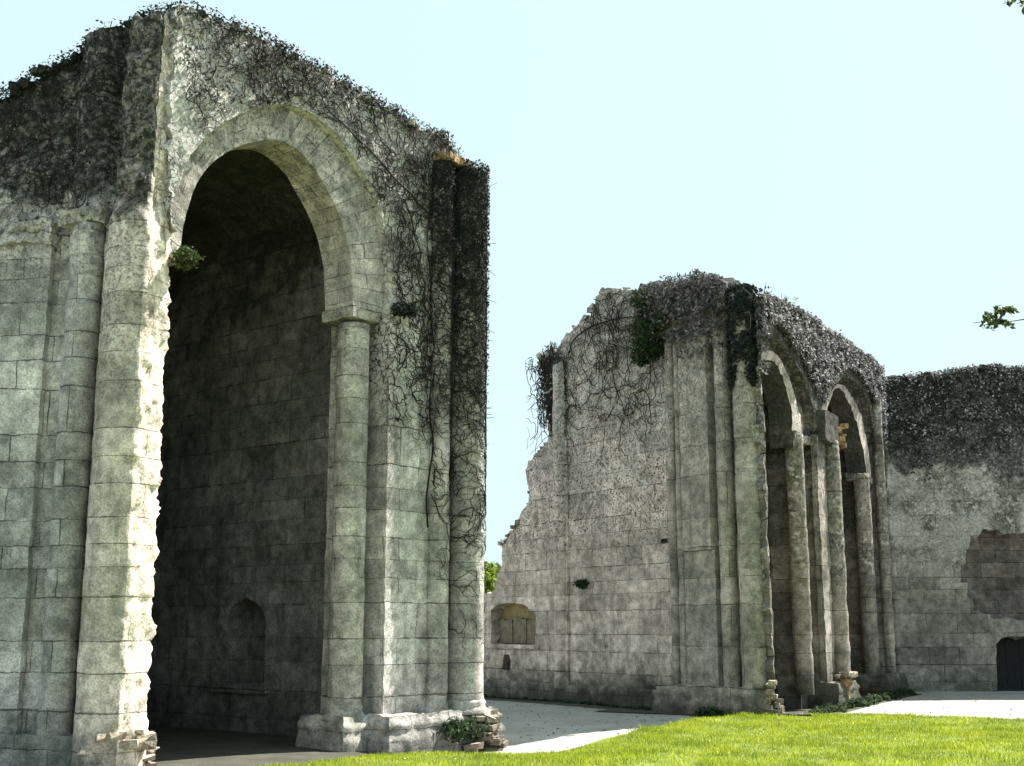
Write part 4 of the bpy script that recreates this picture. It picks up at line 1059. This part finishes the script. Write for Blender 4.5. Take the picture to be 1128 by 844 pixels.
# ================================================================== TREES
def tree(label, base, h, r, n, size, mat, trunk_r=.12, seed=1, extra=(), flat=1., name='tree'):
    e = empty(name, base, label, 'tree'); r2 = np.random.default_rng(seed); base = Vector(base)
    top_ = base+Vector((0, 0, h-r*flat)); tp = [(base-Vector((0, 0, .3)), trunk_r*1.3), (base+Vector((.03, 0, .5)), trunk_r), (base.lerp(top_, .6)+Vector((.1, .05, 0)), trunk_r*.8), (top_, trunk_r*.5)]
    tubes('trunk', [tp], M['bark'], e, 10)
    P = []; N = []; br = []; SP = []; SN = []
    for i in range(34):
        d = Vector(r2.normal(0, 1, 3)).normalized(); c = top_+Vector((d.x*r, d.y*r, d.z*r*flat))*r2.uniform(.45, .85); rr = r*r2.uniform(.16, .34)
        st = base.lerp(top_, r2.uniform(.45, 1)); br.append([(st, trunk_r*.35), (st.lerp(c, .5)+Vector((0, 0, .1)), trunk_r*.2), (c, trunk_r*.08)])
        k = n//34; D = r2.normal(0, 1, (k, 3)); D /= np.linalg.norm(D, axis=1)[:, None]
        P.append(np.array(c)+D*rr*r2.uniform(.3, 1.1, (k, 1))); N.append(D)
    for (start, pts, spray) in extra:          # long boughs ending in leaf sprays
        a = top_.lerp(base, start); ctrl = [a]+[Vector(p) for p in pts]
        br.append([(p, (trunk_r*.3, .02, .006, .004, .003, .003)[min(i, 5)]) for i, p in enumerate(ctrl)])
        for (c, rad, kk, tw) in spray:
            c = Vector(c)
            for j in range(tw):
                d = Vector(r2.normal(0, 1, 3)); d.normalize(); end = c+Vector((d.x, d.y*.6, d.z*.8))*rad
                br.append([(c, .006), (c.lerp(end, .5)+Vector((0, 0, .02)), .004), (end, .002)])
                for q in range(kk//tw):
                    SP.append(np.array([c.lerp(end, r2.uniform(.15, 1.05))])+r2.normal(0, .012, (1, 3))); SN.append(r2.normal(0, 1, (1, 3)))
    tubes('branches', br, M['bark'], e, 5)
    leaves('crown', np.concatenate(P), np.concatenate(N), size, mat, e, 1.8)
    if SP: leaves('leaf_spray', np.concatenate(SP), np.concatenate(SN), .026, mat, e, 2.0)
    return e
tree('bright yellow-green tree glimpsed behind the far ruin at the gap between the ruins', (-1.35, 38, 0), 4.0, 1.6, 16000, .11, M['lime'], .12, 3, flat=1.)
A1 = at(1096, 343, 11.3); A2 = at(1126, 2, 11.3)
tree('tree overhanging from beyond the right edge with thin leaf sprays against the sky', (8.9, 12.2, 0), 9.4, 2.5, 22000, .07, M['olive'], .16, 5,
     extra=[(.75, [Vector((6.6, 11.8, 4.4)), at(1127, 352, 11.3), at(1114, 354, 11.3), at(1092, 353, 11.3), at(1072, 356, 11.3)], [(at(1098, 352, 11.3), .17, 150, 8), (at(1107, 341, 11.3), .11, 90, 5), (at(1085, 354, 11.3), .10, 50, 3)]),
            (.2, [Vector((6.8, 11.8, 8.0)), at(1134, 0, 11.3), at(1120, 4, 11.3)], [(at(1130, 3, 11.3), .15, 140, 8), (at(1112, 5, 11.3), .06, 20, 2)])])

# ================================================================== LIGHT, SKY, CAMERA
AZ = 53.; EL = 53.
w = bpy.data.worlds.new('World'); scene.world = w; w.use_nodes = True; nt = w.node_tree; nt.nodes.clear()
sky = nt.nodes.new('ShaderNodeTexSky'); sky.sky_type = 'NISHITA'; sky.sun_disc = False; sky.sun_elevation = R(EL); sky.sun_rotation = R(AZ)
sky.air_density = 1.; sky.dust_density = 2.5; sky.ozone_density = .6
mul = nt.nodes.new('ShaderNodeMix'); mul.data_type = 'RGBA'; mul.blend_type = 'MULTIPLY'; mul.inputs[0].default_value = 1; mul.inputs[7].default_value = (.92, 1.06, 1.0, 1)
bg = nt.nodes.new('ShaderNodeBackground'); bg.inputs[1].default_value = .12; wo = nt.nodes.new('ShaderNodeOutputWorld')
nt.links.new(sky.outputs[0], mul.inputs[6]); pale = nt.nodes.new('ShaderNodeMix'); pale.data_type = 'RGBA'; pale.inputs[0].default_value = .93; pale.inputs[7].default_value = (1.98, 2.56, 2.68, 1)
nt.links.new(mul.outputs[2], pale.inputs[6]); nt.links.new(pale.outputs[2], bg.inputs[0]); nt.links.new(bg.outputs[0], wo.inputs[0])
sl = bpy.data.lights.new('sun', 'SUN'); sl.energy = 5.0; sl.angle = R(.53); sl.color = (1, .95, .86)
so = bpy.data.objects.new('sun', sl); COL.objects.link(so)
d = Vector((math.sin(R(AZ))*math.cos(R(EL)), math.cos(R(AZ))*math.cos(R(EL)), math.sin(R(EL))))
so.rotation_euler = d.to_track_quat('Z', 'Y').to_euler()
cam = bpy.data.cameras.new('camera'); co = bpy.data.objects.new('camera', cam); COL.objects.link(co)
co.location = (0, 0, EYE); co.rotation_euler = (math.pi/2+TILT, 0, 0)
cam.sensor_fit = 'HORIZONTAL'; cam.sensor_width = 36; cam.lens = 36*F/1128; cam.clip_end = 3000; cam.clip_start = .1
scene.camera = co
vs = scene.view_settings; vs.view_transform = 'Standard'; vs.look = 'None'; vs.gamma = 1; vs.exposure = 1.65
scene.cycles.max_bounces = 5; scene.cycles.diffuse_bounces = 4
